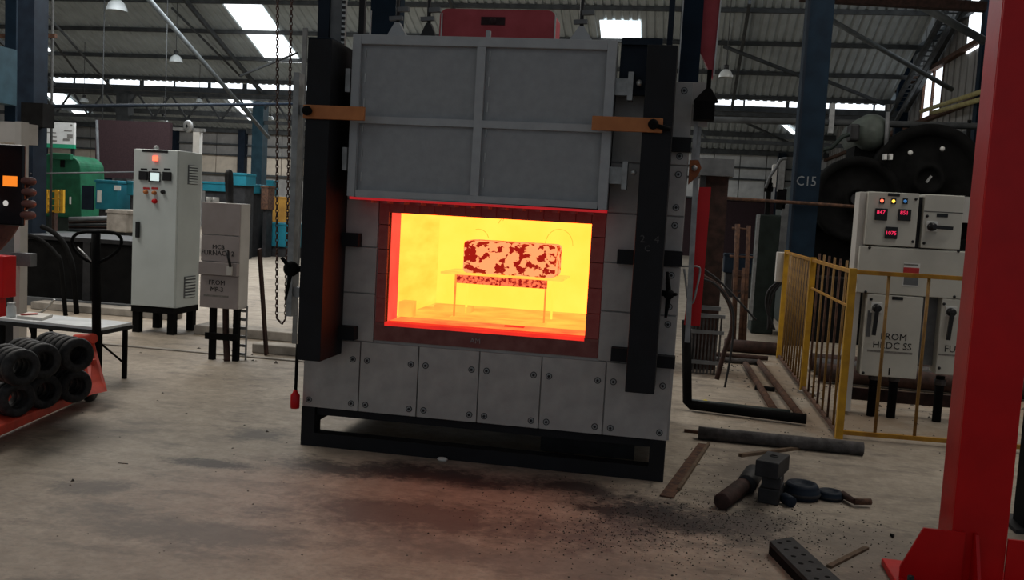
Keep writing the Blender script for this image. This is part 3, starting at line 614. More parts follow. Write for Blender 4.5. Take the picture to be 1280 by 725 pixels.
# plinth channels and slab behind
kb = at(225, 404, Z=.06); kc = at(372, 420, Z=.06)
Bx('concrete_kerb', -5.0, -3.3, 9.05, 9.35, 0, .10, 'concrete_block', label='long pale concrete kerb on the floor right of the control cabinet', cat='kerb', bevel=.01)
Bx('concrete_kerb', -3.95, -2.8, 8.25, 8.45, 0, .09, 'concrete_block', label='short pale concrete kerb behind the leaning dark bar', cat='kerb', bevel=.01)
Bx('concrete_kerb', -7.6, -5.75, 9.9, 10.15, 0, .09, 'concrete_block', label='pale concrete kerb in front of the black tank', cat='kerb', bevel=.01)
Bx('floor_slab', -9, -3.2, 7.98, 8.04, -.01, .012, 'concrete_block', label='thin raised floor joint running past the switch box legs', cat='slab')
# chain of the hoist
CH = empty('hoist_chain', at(352, 404, Y=8.6), 'long hand chain of a hoist hanging in a loop left of the furnace', 'chain')
def chain(p, q, nm):
    p, q = Vector(p), Vector(q); n_ = int((q-p).length/.036); mb = MB(); d = (q-p).normalized()
    for i in range(n_):
        c_ = p+(q-p)*(i+.5)/n_; a_ = Vector((1, 0, 0)) if i % 2 else Vector((0, 1, 0)); 
        pts = [c_+d*.024*math.cos(t)+a_*.013*math.sin(t) for t in [2*math.pi*k/8 for k in range(8)]]
        mb.tube(pts, .0055, 5, closed=True)
    return mb.build(nm, 'rust_dark', CH)
yb = 8.6; lo = at(353, 405, Y=yb)
chain(at(346, 398, Y=yb), at(347, -30, Y=yb), 'chain_strand'); chain(at(357, 398, Y=yb), at(365, -30, Y=yb), 'chain_strand'); chain(at(346, 398, Y=yb), lo, 'chain_strand'); chain(lo, at(357, 398, Y=yb), 'chain_strand')
Bx('guide_strip', at(371, 250, Y=8.9).x, at(376, 250, Y=8.9).x, 8.9, 8.93, 0, 3.2, 'mid_grey', label='narrow grey upright strip behind the hanging chain', cat='post')

# ================================================================== LEFT FOREGROUND: pallet truck with rings
PT = empty('pallet_truck', (-4.0, 5.6, 0), 'red hand pallet truck with tall black loop handle carrying black rings', 'pallet truck')
dv = Vector((.19, -1, 0)).normalized(); nv_ = Vector((1, .19, 0)).normalized()
def pj(u, v, z): p = Vector((-3.93, 5.80, 0))+dv*u-nv_*v; p.z = z; return p     # u toward the camera, v to the left
def pbox(mb, u0, u1, v0, v1, z0, z1): return mb.hexa([pj(u0, v1, z0), pj(u0, v0, z0), pj(u1, v0, z0), pj(u1, v1, z0), pj(u0, v1, z1), pj(u0, v0, z1), pj(u1, v0, z1), pj(u1, v1, z1)])
for v in (0, .40):
    fk = pbox(MB(), -.05, 1.45, v, v+.16, .065, .125).build('fork', 'pallet_red', PT, bevel=.008)
    MB().cyl(pj(1.25, v+.03, .035), pj(1.25, v+.13, .035), .035).build('load_roller', 'plastic_black', fk)
gA, gB, gC, gD = at(111, 494, Z=.11), at(134, 489, Z=.11), at(117, 426, Y=5.97), at(99, 423, Y=5.95)
bk = MB().prism([gA, gB, gC, gD], (-.012, .02, 0)).build('side_gusset', 'pallet_red', PT)
MB().lathe([(0, .03), (.020, .03), (.026, .0)], at(121, 483, Z=.13), (.5, -.8, .1), 10).build('pivot_bolt', 'maroon', bk)
MB().prism([gA-nv_*.40, gB-nv_*.44, gC-nv_*.10, gD-nv_*.05], (-.012, .02, 0)).build('side_gusset', 'pallet_red', PT)
MB().cyl(at(95, 424, Y=6.0), at(117, 423, Y=5.93), .036).build('head_roll', 'pallet_red', PT)
pbox(MB(), -.04, .0, .02, .54, .07, .30).build('back_plate', 'pallet_red', PT)
pu = MB().cyl(pj(-.18, .24, .08), pj(-.18, .24, .40), .05).cyl(pj(-.20, .18, .10), pj(-.20, .30, .10), .09).build('pump', 'black_matte', PT)
for v in (.14, .30): MB().lathe([(.03, 0), (.09, .0), (.095, .015), (.095, .045), (.09, .06), (.03, .06)], pj(-.20, v, .095), -nv_, 18).build('steer_wheel', 'plastic_black', PT)
MB().lathe([(.02, 0), (.085, .0), (.09, .01), (.09, .045), (.085, .055), (.02, .055)], pj(-.03, .03, .09), -nv_, 18).build('steer_wheel', 'plastic_black', PT)
hy = 6.05
hd = MB(); hd.tube([at(121, 455, Y=hy), at(120, 330, Y=hy), at(120, 292, Y=hy)], .032, 10)
hd.build('handle_shaft', 'black_matte', PT)
lp = [at(*q, Y=hy) for q in ((120, 330), (106, 324), (93, 312), (90, 301), (95, 293), (105, 290), (120, 290), (136, 290), (147, 293), (152, 301), (148, 312), (136, 322), (121, 330))]
MB().tube(curve3(lp, 60), .012, 8).build('handle_loop', 'black_matte', PT)
MB().tube([at(97, 309, Y=hy-.02), at(119, 331, Y=hy-.02)], .006, 6).build('release_lever', 'light_metal', PT)
# rings
ax = Vector((.90, -.436, 0)).normalized()
rg = MB(); prof = [(.058, 0), (.062, -.006), (.095, -.006), (.108, .004), (.113, .018), (.113, .034), (.107, .048), (.094, .056), (.062, .056), (.058, .05), (.058, 0)]
rg.lathe(prof, (0, 0, 0), (1, 0, 0), 28); RING = rg.mesh('ring', 'ring_steel', Vector((0, 0, 0)))
stacks = [((95, 482), 'lower right', 4), ((54, 489), 'lower middle', 4), ((20, 499), 'lower left', 3), ((96, 444), 'upper right', 6), ((55, 451), 'upper middle', 5), ((27, 459), 'upper left', 4)]
ordn = ['front', 'second', 'third', 'fourth', 'fifth', 'sixth']
ang = math.atan2(ax.y, ax.x)
zc = {'lower': .125+.109, 'upper': .125+.109+.219}
for (q, nm, n_) in stacks:
    Z_ = zc[nm.split()[0]]; c0 = at(*q, Z=Z_)
    for i in range(n_):
        c_ = c0-ax*(.066*i+.03)+Vector((random.uniform(-.006, .006), random.uniform(-.006, .006), random.uniform(-.003, .003)))
        o = inst('ring', RING, c_); o.rotation_euler = (random.uniform(0, 6), random.uniform(-.012, .012), ang+random.uniform(-.012, .012)); o.scale = (1, .96, .96)
        tag(o, f'black forged ring, {ordn[i]} from the front in the {nm} row on the pallet truck', 'ring', 'forged rings on the pallet truck')
# bench
zb = .45; P1, P2, P0 = at(127, 410, Z=zb), at(165, 403, Z=zb), at(-6, 397, Z=zb); P3 = P0+(P2-P1)
BN = empty('work_bench', (P1+P0)/2*Vector((1, 1, 0)).length*0+Vector(((P1.x+P0.x)/2, (P1.y+P0.y)/2, 0)), 'low narrow bench with shiny metal top behind the pallet truck', 'bench')
MB().prism([P0-Vector((0, 0, .02)), P1-Vector((0, 0, .02)), P2-Vector((0, 0, .02)), P3-Vector((0, 0, .02))], (0, 0, .02)).build('bench_top', 'bench_top', BN)
ex = (P0-P1).normalized(); ey = (P2-P1).normalized()
MB().bar(P1+Vector((0, 0, -.035)), P0+Vector((0, 0, -.035)), .02, .03).bar(P1+Vector((0, 0, -.035)), P2+Vector((0, 0, -.035)), .02, .03).build('bench_rail', 'dark_grey', BN)
for c_ in (P1+ex*.03+ey*.02, P2+ex*.04-ey*.03, P1+ex*.62+ey*.02, P0-ex*.05+ey*.02):
    MB().bar((c_.x, c_.y, 0), (c_.x, c_.y, zb-.05), .03, .03).build('leg', 'black_matte', BN)
c_ = P1+ex*.05; d_ = P2+ex*.04; MB().bar((c_.x, c_.y, .36), (d_.x, d_.y, .10), .012, .012).build('brace', 'black_matte', BN)
for px in (38, 62): c_ = at(px, 409, Z=zb-.06); MB().bar(c_, at(px+6, 425, Z=.3), .02, .02).build('brace', 'black_matte', BN)
bk0 = [at(21, 398, Z=zb), at(52, 401, Z=zb), at(66, 396, Z=zb), at(36, 393, Z=zb)]
bo = empty('notebook', bk0[0]*1, 'pale notebook lying on the low bench', 'book')
MB().prism(bk0, (0, 0, .022)).build('pages', 'paper', bo)
c_ = at(37, 392, Z=zb+.022); MB().bar(at(26, 393, Z=zb+.03), at(47, 392, Z=zb+.03), .03, .008).build('red_pen_case', 'label_red', label='red case lying on the pale notebook', cat='case')
jr = at(14, 396, Z=zb)
J = empty('glass_jar', jr, 'small glass jar on the left end of the bench', 'jar')
MB().lathe([(.0, 0), (.032, .0), (.036, .01), (.036, .07), (.028, .09), (.028, .10), (.024, .10), (.024, .085), (.032, .07), (.032, .01), (0, .008)], jr, (0, 0, 1), 14).build('jar_body', 'glass_shade', J)
MB().lathe([(.030, .10), (.030, .115), (0, .115)], jr, (0, 0, 1), 14).build('lid', 'light_metal', J)
# grey machine cabinet at the left edge with red box
ex0 = at(-40, 280, Y=7.3).x; ex1 = at(25, 300, Y=7.3).x
GC = empty('machine_cabinet', ((ex0+ex1)/2, 7.4, 0), 'pale grey machine frame at the left edge behind the phone', 'machine')
Bx('upright', ex1-.06, ex1, 7.3, 7.4, 0, at(25, 152, Y=7.3).z, 'cabinet_white', GC)
Bx('back_panel', ex0, ex1-.06, 7.36, 7.4, .5, at(10, 290, Y=7.3).z, 'mid_grey', GC); Bx('top_panel', ex0, ex1-.06, 7.3, 7.6, at(10, 178, Y=7.3).z, at(10, 152, Y=7.3).z, 'cabinet_white', GC)
plate('bracket', 22, 316, 46, 332, 7.3, .08, 'mid_grey', GC); Bx('lower_panel', ex0, ex1-.06, 7.3, 7.36, 0, .5, 'dark_grey', GC)
plate('red_box', -25, 318, 20.5, 369, 7.05, .16, 'red_paint', None, .006, label='bright red metal box at the left edge above the bench', cat='box')
plate('red_box_stand', -25, 371, 8, 402, 7.05, .16, 'red_paint', None, .006, label='dark red stand under the bright red box', cat='stand')

# ================================================================== PERSON'S HAND WITH PHONE
PH = empty('mobile_phone', (-1.36, 1.705, 1.41), 'black phone held up at the left edge showing an orange picture', 'phone')
px1, pz0, pz1, py = -1.325, 1.412, 1.578, 1.70
Bx('phone_body', px1-.078, px1, py, py+.009, pz0, pz1, 'plastic_black', PH, bevel=.004)
sc = Bx('screen', px1-.075, px1-.003, py-.0008, py, pz0+.004, pz1-.004, 'phone_screen', PH)
a, c, z0, z1 = rect(4, 220, 22, 233, py); Bx('camera_preview', a, c, py-.0012, py-.0008, z0, z1, 'phone_preview', sc)
v = at(7.5, 254, Y=py); MB().lathe([(0, -.0012), (.006, -.0012), (.006, 0)], (v.x, py-.0002, v.z), (0, 1, 0), 16).build('shutter_button', 'phone_button', sc)
PR = empty('person', (-1.6, 1.42, 0), 'hand of a person in a dark sleeve holding the black phone', 'person')
def skin(name, verts, edges, radii, mt, parent, root=0, sub=2):
    org = Vector(verts[0]); me = bpy.data.meshes.new(name); me.from_pydata([Vector(p)-org for p in verts], edges, []); me.materials.append(MT[mt])
    o = link(bpy.data.objects.new(name, me), org, parent); o.modifiers.new('skin', 'SKIN')
    for i, r_ in enumerate(radii): me.skin_vertices[0].data[i].radius = (r_, r_) if not isinstance(r_, tuple) else r_; me.skin_vertices[0].data[i].use_root = (i == root)
    s2 = o.modifiers.new('sub', 'SUBSURF'); s2.levels = sub; s2.render_levels = sub
    for p in me.polygons: p.use_smooth = True
    return o
bx0 = -1.60
V_ = [(bx0, 1.40, .93), (bx0, 1.40, 1.08), (bx0, 1.41, 1.27), (bx0, 1.40, 1.41), (bx0, 1.41, 1.47), (bx0, 1.43, 1.55), (bx0, 1.42, 1.64),
      (-1.76, 1.42, 1.36), (-1.60, 1.62, 1.17), (-1.505, 1.70, 1.285), (-1.435, 1.755, 1.375), (-1.40, 1.745, 1.425),
      (-1.44, 1.40, 1.36), (-1.405, 1.38, 1.08), (-1.395, 1.43, .84), (-1.395, 1.45, .76),
      (bx0-.09, 1.40, .86), (bx0-.10, 1.42, .48), (bx0-.10, 1.38, .09), (bx0-.11, 1.50, .035), (bx0+.09, 1.40, .86), (bx0+.10, 1.42, .48), (bx0+.10, 1.38, .09), (bx0+.11, 1.50, .035)]
E_ = [(0, 1), (1, 2), (2, 3), (3, 4), (4, 5), (5, 6), (2, 7), (7, 8), (8, 9), (9, 10), (10, 11), (2, 12), (12, 13), (13, 14), (14, 15), (0, 16), (16, 17), (17, 18), (18, 19), (0, 20), (20, 21), (21, 22), (22, 23)]
Rr = [.13, .12, .13, .06, .05, .085, .075, .055, .042, .040, .028, .032, .055, .042, .028, .034, .085, .055, .038, .034, .085, .055, .038, .034]
for k, (z_, ln) in enumerate(((1.505, .0), (1.482, .006), (1.458, .004), (1.435, -.006))):
    b0 = len(V_)
    V_ += [(-1.385+.004*k, 1.742, 1.45+.012*(1.5-k)), (-1.345, 1.738, z_-.002), (px1+.005, 1.724, z_), (px1+.007+ln*.3, 1.705, z_+.001), (px1-.001+ln*.2, 1.693, z_+.001)]
    E_ += [(11, b0), (b0, b0+1), (b0+1, b0+2), (b0+2, b0+3), (b0+3, b0+4)]; Rr += [.013, .010, .0088, .0082, .007]
b0 = len(V_); V_ += [(-1.42, 1.735, 1.44), (-1.422, 1.715, 1.465), (-1.418, 1.695, 1.485)]; E_ += [(10, b0), (b0, b0+1), (b0+1, b0+2)]; Rr += [.016, .012, .009]
skin('body', V_, E_, Rr, 'skin', PR)
g_ = .014
skin('shirt', [V_[k] for k in (0, 1, 2, 3, 7, 8, 9, 12, 13, 14)]+[(bx0, 1.40, .80)], [(0, 1), (1, 2), (2, 3), (2, 4), (4, 5), (5, 6), (2, 7), (7, 8), (8, 9), (0, 10)], [Rr[k]+g_*1.5 for k in (0, 1, 2, 3, 7, 8, 9, 12, 13, 14)]+[.15], 'sleeve', PR)
tr_ = MB()
for sx_ in (-1, 1): tr_.tube(curve3([(bx0+sx_*.065, 1.40, .96), (bx0+sx_*.08, 1.40, .84), (bx0+sx_*.10, 1.42, .48), (bx0+sx_*.10, 1.385, .07)], 18), [.098-.0022*k for k in range(19)], 14)
tr_.build('trousers', 'trouser_cloth', PR)
for sx_ in (-1, 1): MB().ball((bx0+sx_*.105, 1.44, .045), .048, .13, .045).build('shoe', 'plastic_black', PR)
MB().ball((bx0, 1.405, 1.605), .088, .098, .090).build('hair', 'black_matte', PR)
# ================================================================== LEFT BACKGROUND
lc = Bx('steel_column', -9.46, -9.20, 12, 12.3, 0, 6.5, 'navy_paint', label='dark blue steel column standing near the left edge', cat='column')
cb = plate('junction_box', 41, 131, 68, 160, 12.2, .25, 'black_matte', None, label='black box fixed to the dark column at left', cat='box')
cb2 = plate('blue_machine_post', -30, 62, 21, 131, 12.6, .4, 'teal_column', None, label='teal blue machine head left of the dark column', cat='machine')
Bx('steel_column', at(6, 60, Y=13).x, at(20, 60, Y=13).x, 13, 13.2, 0, 6.4, 'blue_column', label='second blue column partly hidden at the far left edge', cat='column')
MB().bar(at(0, 45, Y=13.5), at(70, 45, Y=13.5), .06, .06).build('cross_pipe', 'rust', label='rusty cross pipe running past the left columns', cat='pipe')
Tb('conduit', [at(42, 133, Y=13), at(382, 130, Y=19)], .030, 'navy_paint', label='dark conduit running level across the left background', cat='pipe')
Tb('drop_rod', [at(66, -20, Y=13.6), at(63, 290, Y=13.6)], .02, 'purlin', label='thin dark vertical rod beside the left column', cat='rod')
Tb('steel_cable', [at(38, 217, Y=11.98), at(168, 215, Y=15.6)], .012, 'purlin', label='thin dark cable strung behind the control cabinet', cat='cable')
Tb('drop_rod', [at(121, 150, Y=18), at(127, 345, Y=18)], .03, 'purlin', label='thin rod along the left side of the maroon board', cat='rod')
bd_ = plate('hanging_board', 123, 152, 215, 224, 20, .12, 'maroon', None, label='big dark maroon board hanging behind the control cabinet', cat='board')
for px in (130, 208): v = at(px, 152, Y=20); Tb('board_hanger', [(v.x, 19.94, v.z), (v.x, 19.94, v.z+2.8)], .010, 'purlin', bd_)
SG = empty('wall_sign', at(72, 187, Y=19), 'white notice board with a green band below', 'sign')
plate('board', 49, 153, 95, 180, 19, .05, 'white_plate', SG); plate('green_band', 49, 180, 95, 185, 19, .055, 'sign_green', SG)
for (a_, b_, c_, d_) in ((54, 165, 70, 166.2), (64, 170, 71, 171.5), (65, 175, 71, 177), (80, 163, 90, 164.2), (84, 168, 91, 173), (79, 173, 87, 176), (88, 155.5, 90.5, 158)): plate('print_mark', a_, b_, c_, d_, 18.95, .004, 'faded_ink', SG)
for px in (54, 90): v = at(px, 184, Y=19); Bx('sign_post', v.x-.03, v.x+.03, 19, 19.06, 0, v.z, 'dark_grey', SG)
# green machine
GM = empty('green_press', at(75, 290, Y=17)*Vector((1, 1, 0)).length*0+Vector((at(75, 290, Y=17).x, 17.3, 0)), 'rounded green machine behind the left column', 'machine')
a, c, z0, z1 = rect(49, 193, 100, 272, 17); mb = MB(); prof = []
for i in range(9):
    t = math.pi/2*i/8; prof.append((c-.35+.35*math.sin(t), z1-.25+.25*math.cos(t)))
mb.prism([(a, 17, z0)]+[(a, 17, z1)]+[(x_, 17, z_) for x_, z_ in prof]+[(c+.05, 17, z0)], (0, .8, 0)).build('machine_body', 'green_machine', GM, bevel=.02)
Bx('machine_base', a, c+.1, 16.95, 17.8, 0, z0, 'dark_green', GM); plate('hood', 66, 192, 92, 200, 16.98, .1, 'green_machine', GM, .02)
plate('dark_slot', 76, 200, 81, 209, 17, .02, 'black_matte', GM); plate('scratch_mark', 87, 246, 89, 255, 17, .01, 'white_plate', GM)
YG = empty('machine_guard', at(63, 268, Y=16.4)*0+Vector((at(63, 268, Y=16.4).x, 16.4, 0)), 'yellow barred guard in front of the green machine', 'guard')
for px in (50, 57, 70, 77): a, c, z0, z1 = rect(px-1.8, 237, px+1.8, 266, 16.4); Bx('guard_post', a, c, 16.4, 16.46, z0, z1, 'yellow_bright', YG)
for py in (239, 248, 257, 264): a, c, z0, z1 = rect(49, py-.8, 78, py+.8, 16.42); Bx('guard_rail', a, c, 16.42, 16.45, z0, z1, 'yellow_bright', YG)
a, c, z0, z1 = rect(62, 262, 68, 268, 16.45); Bx('guard_stand', a, c, 16.45, 16.55, 0, z1, 'rust_dark', YG)
def tbox(name, px0, py0, px1, py1, Y, dep, mt, label, cat, feet=True):
    a, c, z0, z1 = rect(px0, py0, px1, py1, Y)
    E0 = empty(name, ((a+c)/2, Y+dep/2, 0), label, cat)
    Bx('body', a, c, Y, Y+dep, z0, z1, mt, E0, bevel=.015)
    if feet: Bx('base', a+.05, c-.05, Y+.05, Y+dep, 0, z0, 'dark_grey', E0)
    Bx('lid_edge', a-.01, c+.01, Y-.012, Y+dep, z1-.05, z1-.01, mt, E0)
    return E0
e = tbox('machine_box', 119, 225, 147, 262, 15.5, .8, 'teal_box', 'bright teal machine box left of the control cabinet', 'machine'); plate('label_plate', 122, 238, 127, 253, 15.5, .015, 'white_plate', e)
plate('label_plate', 143, 232, 151, 238, 15.5, .015, 'white_plate', e); plate('wire_guard', 104, 232, 118, 262, 15.6, .05, 'navy_paint', e)
tbox('machine_box', 158, 226, 166, 244, 15.5, .5, 'teal_box', 'small teal box peeping out beside the control cabinet', 'machine')
tbox('machine_box', 253, 228, 312, 240, 21, 1.0, 'teal_box', 'long teal machine bed seen above the stencilled switch box', 'machine'); tbox('machine_box', 286, 216, 308, 232, 20.2, .5, 'teal_box', 'teal machine head above the stencilled switch box', 'machine')
e = tbox('parts_bin', 335, 279, 371, 309, 22, 1.2, 'teal_box', 'teal bin on the far floor behind the hanging chain', 'bin')
tbox('wooden_panel', 340, 246, 367, 278, 23.4, .15, 'amber_panel', 'amber panel standing behind the teal bin', 'panel'); tbox('machine_box', 326, 232, 335, 262, 21.5, .4, 'rust', 'rusty narrow box right of the teal column', 'box')
tbox('machine_box', 332, 225, 341, 279, 24, .3, 'teal_box', 'thin teal upright panel behind the amber panel', 'panel')
tbox('pale_crate', 133, 262, 158, 290, 12.3, .6, 'concrete_block', 'pale block machine table left of the control cabinet', 'table')
for i in range(5): Tb('stock_bar', [at(86, 274+i*3, Y=13.2+i*.1), at(165, 272+i*4, Y=13.6+i*.1)], .035, 'rust_dark' if i % 2 else 'mid_grey', label=f'{["topmost", "second", "third", "fourth", "lowest"][i]} of the steel bars racked behind the pallet truck handle', cat='bar', group='steel bars racked behind the pallet truck')
a, c, z0, z1 = rect(45, 276, 168, 296, 13.2); Bx('bar_rack', a, c, 13.1, 13.9, 0, z0+.03, 'dark_green', label='dark green rack under the steel bars', cat='rack')
# black tank
TK = empty('steel_tank', (-7.2, 10.6, 0), 'wide black steel tank behind the pallet truck handle', 'tank')
a, c, z0, z1 = rect(28, 302, 167, 389, 10.3); Bx('tank_body', a, c, 10.3, 11.4, 0, z1, 'black_matte', TK, bevel=.02); Bx('tank_rim', a-.03, c+.03, 10.27, 11.43, z1, z1+.05, 'dark_grey', TK)
Bx('tank_rib', (a+c)/2+.1, (a+c)/2+.2, 10.26, 10.3, 0, z1, 'dark_grey', TK); Bx('tank_skid', a, c, 10.2, 10.3, 0, .10, 'mid_grey', TK)
Tb('bent_hose', curve3([at(*q, Y=9.8) for q in ((52, 283), (66, 290), (78, 302), (86, 318), (90, 330), (92, 345), (96, 392))]), .03, 'black_matte', label='upper dark bent hose arching over the black tank', cat='hose')
Tb('bent_hose', curve3([at(*q, Y=9.6) for q in ((27, 293), (45, 297), (60, 307), (70, 318), (76, 330), (82, 395))]), .025, 'black_matte', label='lower dark thin bent hose arching over the black tank', cat='hose')
Tb('bent_hose', curve3([at(*q, Y=9.3) for q in ((35, 394), (50, 391), (60, 384), (68, 374))]), .012, 'light_metal', label='small bright curved hose at the foot of the black tank', cat='hose')
# white post with a pulley behind the cabinet
WP = empty('pulley_post', Vector((at(240, 200, Y=16).x, 16, 0)), 'white post with a pulley wheel behind the control cabinet', 'post')
a, c, z0, z1 = rect(241, 165, 249, 195, 16); Bx('post', a, c, 16, 16.12, 0, z1, 'white_plate', WP)
v = at(235, 158, Y=16); MB().lathe([(.03, 0), (.10, 0), (.115, .02), (.115, .05), (.10, .07), (.03, .07)], (v.x, 15.95, v.z), (.4, 1, 0), 18).build('pulley_wheel', 'galvanised', WP)
MB().bar(at(217, 161, Y=16.05), at(256, 163, Y=16.05), .06, .06).build('pulley_arm', 'galvanised', WP)
# columns of the far row
Bx('steel_column', -12.63, -12.29, 25.95, 26.3, 0, 4.3, 'teal_column', label='teal blue column in the far row behind the chain', cat='column')
a, c, z0, z1 = rect(145, 108, 160, 152, 25.9); Bx('steel_column', a, c, 25.9, 26.2, 0, 4.4, 'purlin', label='dark column in the far row above the maroon board', cat='column')
# long brace pipes under the roof
Tb('roof_brace', [at(180, -8, Y=17), at(336, 172, Y=24)], .05, 'pipe_brace', label='long pale brace pipe slanting under the left roof', cat='pipe')
Tb('roof_brace', [at(300, 95, Y=23), at(372, 66, Y=24)], .03, 'purlin', label='short dark brace under the big roof light', cat='pipe')
Tb('roof_brace', [at(60, 20, Y=20), at(140, 110, Y=25)], .03, 'purlin', label='dark brace slanting under the far left roof', cat='pipe')
Tb('roof_brace', [at(45, 22, Y=21), at(95, 90, Y=25)], .03, 'purlin', label='second dark brace near the left column', cat='pipe')
Tb('roof_brace', [at(215, 10, Y=22), at(300, 95, Y=25)], .03, 'purlin', label='faint dark brace left of the big roof light', cat='pipe')
# high bay lamps
LMP = MB()
def lamp(px, py, Y, r_, label, ztop):
    c_ = at(px, py, Y=Y); E0 = empty('high_bay_lamp', c_, label, 'lamp', 'high bay lamps')
    MB().lathe([(r_, 0), (r_*.97, r_*.25), (r_*.75, r_*.75), (r_*.4, r_*1.05), (r_*.3, r_*1.1)], c_, (0, 0, 1), 16).build('lamp_shade', 'glass_shade', E0)
    MB().lathe([(r_*.3, r_*1.05), (r_*.35, r_*1.1), (r_*.35, r_*1.7), (0, r_*1.75)], c_, (0, 0, 1), 12).build('lamp_housing', 'dark_grey', E0)
    ztop = roofz(c_.y)-.004 if YR < c_.y < YV else (roofz2(c_.y) if c_.y > 33 else 6.9-.0 if c_.y < YR else 4.9+(c_.y-26.5)*.32)-.01
    if c_.y < YR: ztop = 6.30+(c_.y+4)*.0177
    MB().cyl(c_+Vector((0, 0, r_*1.7)), Vector((c_.x, c_.y, ztop)), .008, 6).build('suspension_rod', 'purlin', E0)
lamp(220, 78, 22, .17, 'glass high bay lamp hanging below the left roof slope', 6.2)
lamp(146, 14, 20, .24, 'high bay lamp at the top edge of the left roof', 6.7)
lamp(907, 97, 14.5, .11, 'glass high bay lamp right of the furnace masts', 6.5)
lamp(105, 128, 24, .12, 'small lamp among the lattice girder at far left', 5.6); lamp(249, 128, 25, .10, 'small lamp among the lattice girder right of centre left', 5.0)
lamp(204, 152, 30, .16, 'small white lamp above the maroon board', 6.0); lamp(338, 150, 30, .12, 'small bright lamp right of the teal far column', 6.0)

# ================================================================== RIGHT OF THE FURNACE
# dark column with cap plate behind the furnace
DK = empty('stanchion', (.31, 9.45, 0), 'dark brown stanchion with grey cap behind the red counterweight', 'column')
Bx('shaft', .18, .46, 9.5, 9.75, 0, 1.95, 'rust_dark', DK); Bx('cap_plate', .14, .50, 9.42, 9.8, 1.95, 2.12, 'mid_grey', DK); Bx('flange', .18, .24, 9.44, 9.5, 0, 1.95, 'dark_grey', DK)
# radiator like rack
GR = empty('finned_rack', (.36, 9.25, 0), 'grey finned rack of upright bars behind the furnace', 'rack')
for z_ in (.56, .40, .10): Bx('rail', .19, .51, 9.2, 9.24, z_, z_+.035, 'mid_grey', GR)
Bx('rail', .19, .47, 9.36, 9.40, .62, .66, 'mid_grey', GR)
for i in range(9): Bx('fin', .20+i*.034, .215+i*.034, 9.22, 9.3, .0, .58, 'pipe_grey', GR)
# black pipe frame
BP = empty('pipe_frame', (.62, 7.45, 0), 'black pipe bent from the furnace side along the floor', 'pipe')
MB().tube([at(858, 400, Y=7.36), (.165, 7.36, .07), (.19, 7.36, .05), at(1008, 524, Z=.05)], .038, 10).build('lower_pipe', 'black_matte', BP)
MB().tube([(.2, 7.5, .04), at(988, 517, Z=.04)], .03, 10).build('upper_pipe', 'dark_green', BP)
Tb('floor_pipe', [at(932, 455, Z=.03), at(970, 516, Z=.03)], .03, 'rust', label='left of two rusty pipes lying toward the yellow fence', cat='pipe'); Tb('floor_pipe', [at(948, 452, Z=.03), at(1002, 522, Z=.03)], .03, 'rust', label='right of two rusty pipes lying toward the yellow fence', cat='pipe')
Tb('floor_pipe', [at(905, 431, Z=.07), at(976, 437, Z=.07)], .075, 'rust_dark', label='thick dark red pipe lying across behind the fence end', cat='pipe')
Tb('floor_pipe', [at(880, 448, Z=.03), at(950, 453, Z=.03)], .03, 'pipe_grey', label='thin dark pipe in front of the thick red pipe', cat='pipe'); Tb('floor_pipe', [at(885, 442, Z=.03), at(960, 448, Z=.03)], .025, 'rust_dark', label='thin rusty pipe touching the thick red pipe', cat='pipe')
MB().prism([at(870, 505, Z=.002), at(882, 502, Z=.002), at(888, 506, Z=.002), at(876, 509, Z=.002)], (0, 0, .02)).build('yellow_rag', 'yellow_rag', label='yellow rag on the floor beside the black pipe', cat='rag')
Tb('plate_strip', [at(944, 485, Z=.01), at(968, 488, Z=.01)], .03, 'black_matte', label='short dark strip across the two rusty pipes', cat='strip')
# hoses
Tb('coiled_hose', curve3([at(*q, Y=8.6) for q in ((878, 345), (900, 360), (914, 385), (915, 410), (906, 438), (896, 474))]), .022, 'rust_dark', label='thick brown hose curving down right of the counterweight', cat='hose')
Tb('coiled_hose', curve3([at(*q, Y=8.5) for q in ((877, 348), (895, 356), (912, 378), (917, 402), (914, 440), (906, 484))]), .010, 'dark_grey', label='thin grey hose beside the thick brown hose', cat='hose')
Tb('coiled_hose', curve3([at(*q, Y=8.5) for q in ((878, 335), (900, 352), (925, 378), (945, 400))]), .010, 'dark_grey', label='thin dark hose running from the counterweight to the rusty rods', cat='hose')
# rusty scaffold rods
SR = empty('rusty_trestle', at(928, 405, Z=0), 'rusty trestle of thin rods in the gap behind the hoses', 'trestle')
for (p, q, r_) in (((922, 280), (916.5, 431), .03), ((936, 282), (930, 433), .025), ((930, 335), (925, 432), .025)): MB().cyl(at(*p, Y=11.5), at(*q, Y=11.5), r_).build('rod', 'rust', SR)
for (p, q) in (((915, 285), (938, 287)), ((912, 320), (942, 322)), ((918, 345), (935, 347)), ((918, 370), (932, 362))): MB().cyl(at(*p, Y=11.52), at(*q, Y=11.52), .014).build('cross_rod', 'rust', SR)
a, c, z0, z1 = rect(915, 338, 932, 362, 11.8); Bx('hanging_plate', a, c, 11.8, 11.85, z0, z1, 'rust_dark', SR)
tbox('machine_box', 905, 318, 946, 342, 19, .5, 'navy_paint', 'blue box far behind the rusty trestle', 'box')
